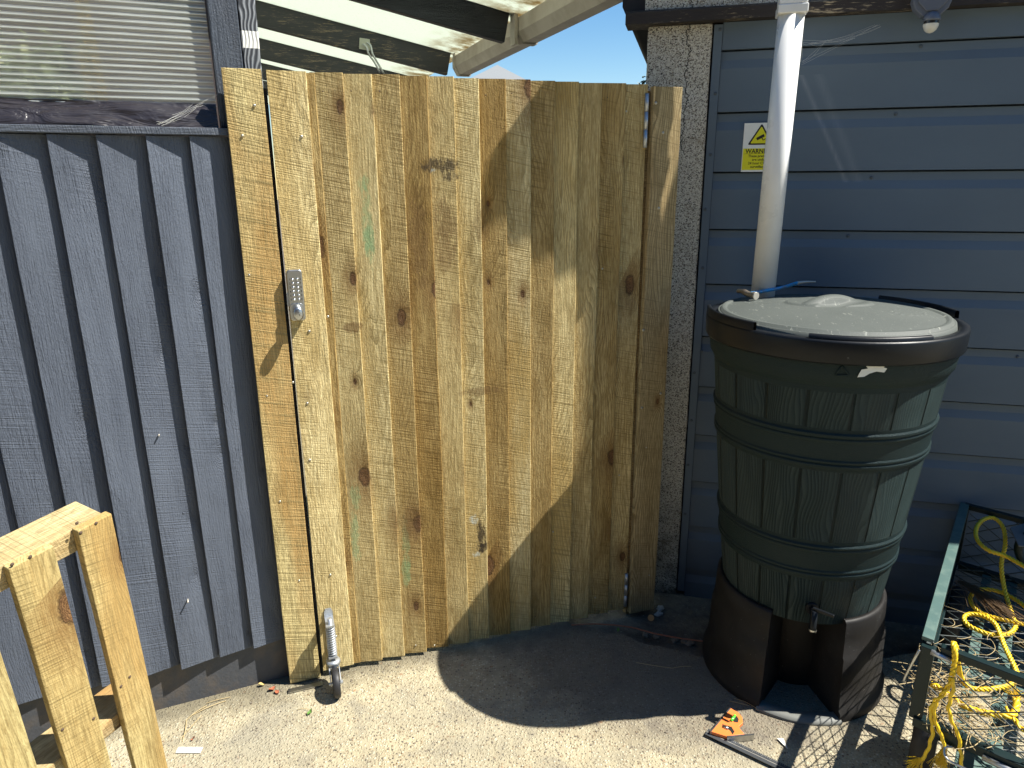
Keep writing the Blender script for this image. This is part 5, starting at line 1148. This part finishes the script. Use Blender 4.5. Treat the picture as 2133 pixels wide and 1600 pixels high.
# ================================================================== SMALL THINGS ON THE GROUND
def rock(name, px, py, r, m, lab, cat, grp=None, seed=0, z=-.03, fl=.6, stretch=1.3):
    p = at_z(px, py, z + r * fl * .6); b = MB(); bm = bmesh.new(); bmesh.ops.create_icosphere(bm, subdivisions=3, radius=1)
    for v in bm.verts:
        n = 1 + .55 * mnoise.noise(v.co * 1.6 + Vector((seed * 3.1, 0, 0))); v.co = Vector((v.co.x * r * stretch * n, v.co.y * r * n, v.co.z * r * fl * n))
    b.add([v.co.copy() for v in bm.verts], [tuple(v.index for v in f.verts) for f in bm.faces], True); bm.free()
    o = b.build(name, m); o.location = (p.x, p.y, z + r * fl * .85); o.rotation_euler = (0, 0, seed * 1.3); tag(o, lab, cat, grp); return o
sides = ['first pebble from the left in the gap at the slab edge', 'second pebble from the left in the gap at the slab edge', 'third pebble from the left in the gap at the slab edge', 'fourth pebble from the left in the gap at the slab edge', 'fifth pebble from the left in the gap at the slab edge, nearest the butt stand']
for i, (px, py, r) in enumerate([(1345, 1323, .011), (1367, 1327, .010), (1405, 1333, .012), (1425, 1337, .011), (1438, 1341, .012)]):
    rock('pebble', px, py, r, M['pebble'], sides[i], 'pebble', 'pebbles along the slab edge', i + 1)
rock('white_stone', 1375, 1268, .013, M['shell'], 'upper white stone at the foot of the hinge board', 'stone', 'white stones by the gate foot', 3)
rock('white_stone', 1373, 1280, .012, M['shell'], 'lower white stone beside the cut wood slice', 'stone', 'white stones by the gate foot', 5)
o = thing('wood_slice', 'small round orange-brown cut branch end lying at the foot of the hinge board', 'wood', at_z(1356, 1287, -.015)); b = MB(); q = Vector((0, 0, 0)); tn = Vector((-.25, -.80, .45)).normalized()
b.tube([q + tn * -.012, q], .0125, 20); b.build('bark', M['bark'], o); b = MB(); b.tube([q + tn * .0002, q + tn * .001], .0115, 20); b.build('cut_face', M['chip'], o)
b = MB(); b.tube(catmull([at_z(1190, 1302, .002), at_z(1245, 1300, .002), at_z(1310, 1306, .004), at_z(1365, 1320, .004), at_z(1420, 1330, .004), at_z(1466, 1336, .006)], 6), .0028, 8); tag(b.build('copper_rod', M['copper']), 'thin rusty copper-coloured rod lying across the ground behind the slab edge', 'rod')
b = MB(); q = [at_z(px, py, .002) for px, py in ((366, 1569), (372, 1557), (423, 1557), (417, 1569))]; b.add(q + [v + Vector((0, 0, .0015)) for v in q], [(3, 2, 1, 0), (4, 5, 6, 7), (0, 1, 5, 4), (1, 2, 6, 5), (2, 3, 7, 6), (3, 0, 4, 7)]); tag(b.build('paper_tag', M['paper']), 'small white paper strip lying on the sunlit concrete near the pallet', 'paper')
b = MB(); q = [at_z(px, py, .004) for px, py in ((1618, 1538), (1632, 1539), (1641, 1561), (1636, 1556))]; b.add(q + [v + Vector((0, 0, .0012)) for v in q], [(3, 2, 1, 0), (4, 5, 6, 7), (0, 1, 5, 4), (1, 2, 6, 5), (2, 3, 7, 6), (3, 0, 4, 7)]); tag(b.build('plastic_shard', M['lens']), 'pointed pale plastic shard on the concrete right of the orange square', 'shard')
def leaf(px, py, L, ang, m, lab, seed):
    c = at_z(px, py, .004); b = MB(); n = 6; vs = []; 
    for i in range(n + 1):
        f = i / n; w = L * .32 * math.sin(math.pi * min(1, f * .95 + .03)); z = .006 * math.sin(f * 3 + seed) + .003
        for s in (-1, 0, 1): vs.append((L * (f - .5), s * w, abs(s) * .004 + abs(z)))
    b.add(vs, [(i * 3 + k, i * 3 + k + 1, (i + 1) * 3 + k + 1, (i + 1) * 3 + k) for i in range(n) for k in range(2)], True)
    o = b.build('leaf', m); o.location = (c.x, c.y, .001); o.rotation_euler = (0, 0, ang); tag(o, lab, 'leaf', 'fallen leaves by the gate'); return o
leaf(545, 1428, .018, .4, M['leafdry'], 'pale yellow dry leaf by the fence foot left of the gate', 1)
leaf(567, 1436, .024, 1.0, M['leafred'], 'curled red-brown leaf, left one of the pair by the gate post board', 2); leaf(577, 1442, .020, 2.4, M['leafred'], 'curled red-brown leaf, right one of the pair by the gate post board', 3)
leaf(645, 1485, .020, 1.2, M['leafgreen'], 'small green leaf on the concrete in front of the caster', 4); leaf(402, 1541, .012, .3, M['leafred'], 'tiny brown leaf on the concrete above the white paper strip', 5)
leaf(1287, 1314, .016, 1.5, M['leafgreen'], 'small green leaf in the gap at the slab edge', 6)
b = MB()
for (a_, c_, r_) in [((400, 1490), (470, 1460), .0011), ((380, 1545), (388, 1500), .0012), ((388, 1500), (430, 1470), .001), ((375, 1540), (420, 1490), .0009), ((430, 1465), (480, 1452), .0009), ((1520, 1460), (1560, 1470), .001), ((1530, 1455), (1575, 1475), .0008), ((1325, 1380), (1400, 1392), .001), ((1400, 1392), (1440, 1388), .0008), ((620, 1478), (650, 1483), .0008)]:
    p, q = at_z(*a_, .002), at_z(*c_, .002); m_ = p.lerp(q, .5) + Vector((rnd.uniform(-.006, .006), rnd.uniform(-.006, .006), .004)); b.tube(catmull([p, m_, q], 4), r_, 5, cap=False)
tag(b.build('dry_grass', M['straw']), 'thin dry grass stems scattered on the concrete', 'grass', kind='stuff')
b = MB(); r6 = random.Random(12)
for k in range(420):
    px, py = r6.uniform(330, 1900), r6.uniform(1380, 1600); p = at_z(px, py, 0)
    if p.y < 1.2: continue
    s_ = r6.uniform(.0012, .0030); a0 = r6.uniform(0, 3)
    M4 = Matrix.Translation((p.x, p.y, s_ * .4)) @ Matrix.Rotation(a0, 4, 'Z'); b.box(-s_, s_, -s_ * .7, s_ * .7, -s_ * .4, s_ * .5, M4)
tag(b.build('grit', M['pebble'], bevel=.0005, seg=1), 'loose grit scattered over the concrete', 'grit', kind='stuff')

# ================================================================== COBWEBS
M['web'] = simple('grey_cobweb', (.55, .55, .50), .6, var=0)
def web(name, pts, lab, seed, n=26, r=.00028):
    rr_ = random.Random(seed); b = MB()
    for k in range(n):
        a_, c_ = rr_.choice(pts), rr_.choice(pts)
        if (a_ - c_).length < 1e-4: continue
        a_ = a_ + Vector([rr_.gauss(0, .004) for _ in range(3)]); c_ = c_ + Vector([rr_.gauss(0, .004) for _ in range(3)])
        m_ = a_.lerp(c_, .5) + Vector((0, 0, -rr_.uniform(0, .008))); b.tube(catmull([a_, m_, c_], 5), r, 3, cap=False)
    tag(b.build(name, M['web']), lab, 'cobweb')
def fw(px, py, off): v = FENCE.loc(px, py, off); return FENCE.w(v.x, v.y, v.z)
def gw(px, py, off): v = GAR.loc(px, py, off); return GAR.w(v.x, v.y, v.z)
web('cobweb', [fw(452, 196, .0), fw(405, 222, .03), fw(330, 256, .03), fw(365, 246, .03), fw(352, 250, .03)], 'thin grey cobweb across the black flashing under the window corner', 2, 22, .0003)
web('cobweb', [gw(1670, 88, .09), gw(1720, 88, .03), gw(1780, 75, .02), gw(1668, 130, .09), gw(1690, 92, .05), gw(1830, 52, .02)], 'grey cobweb between the downpipe top and the garage wall', 3, 26, .0003)
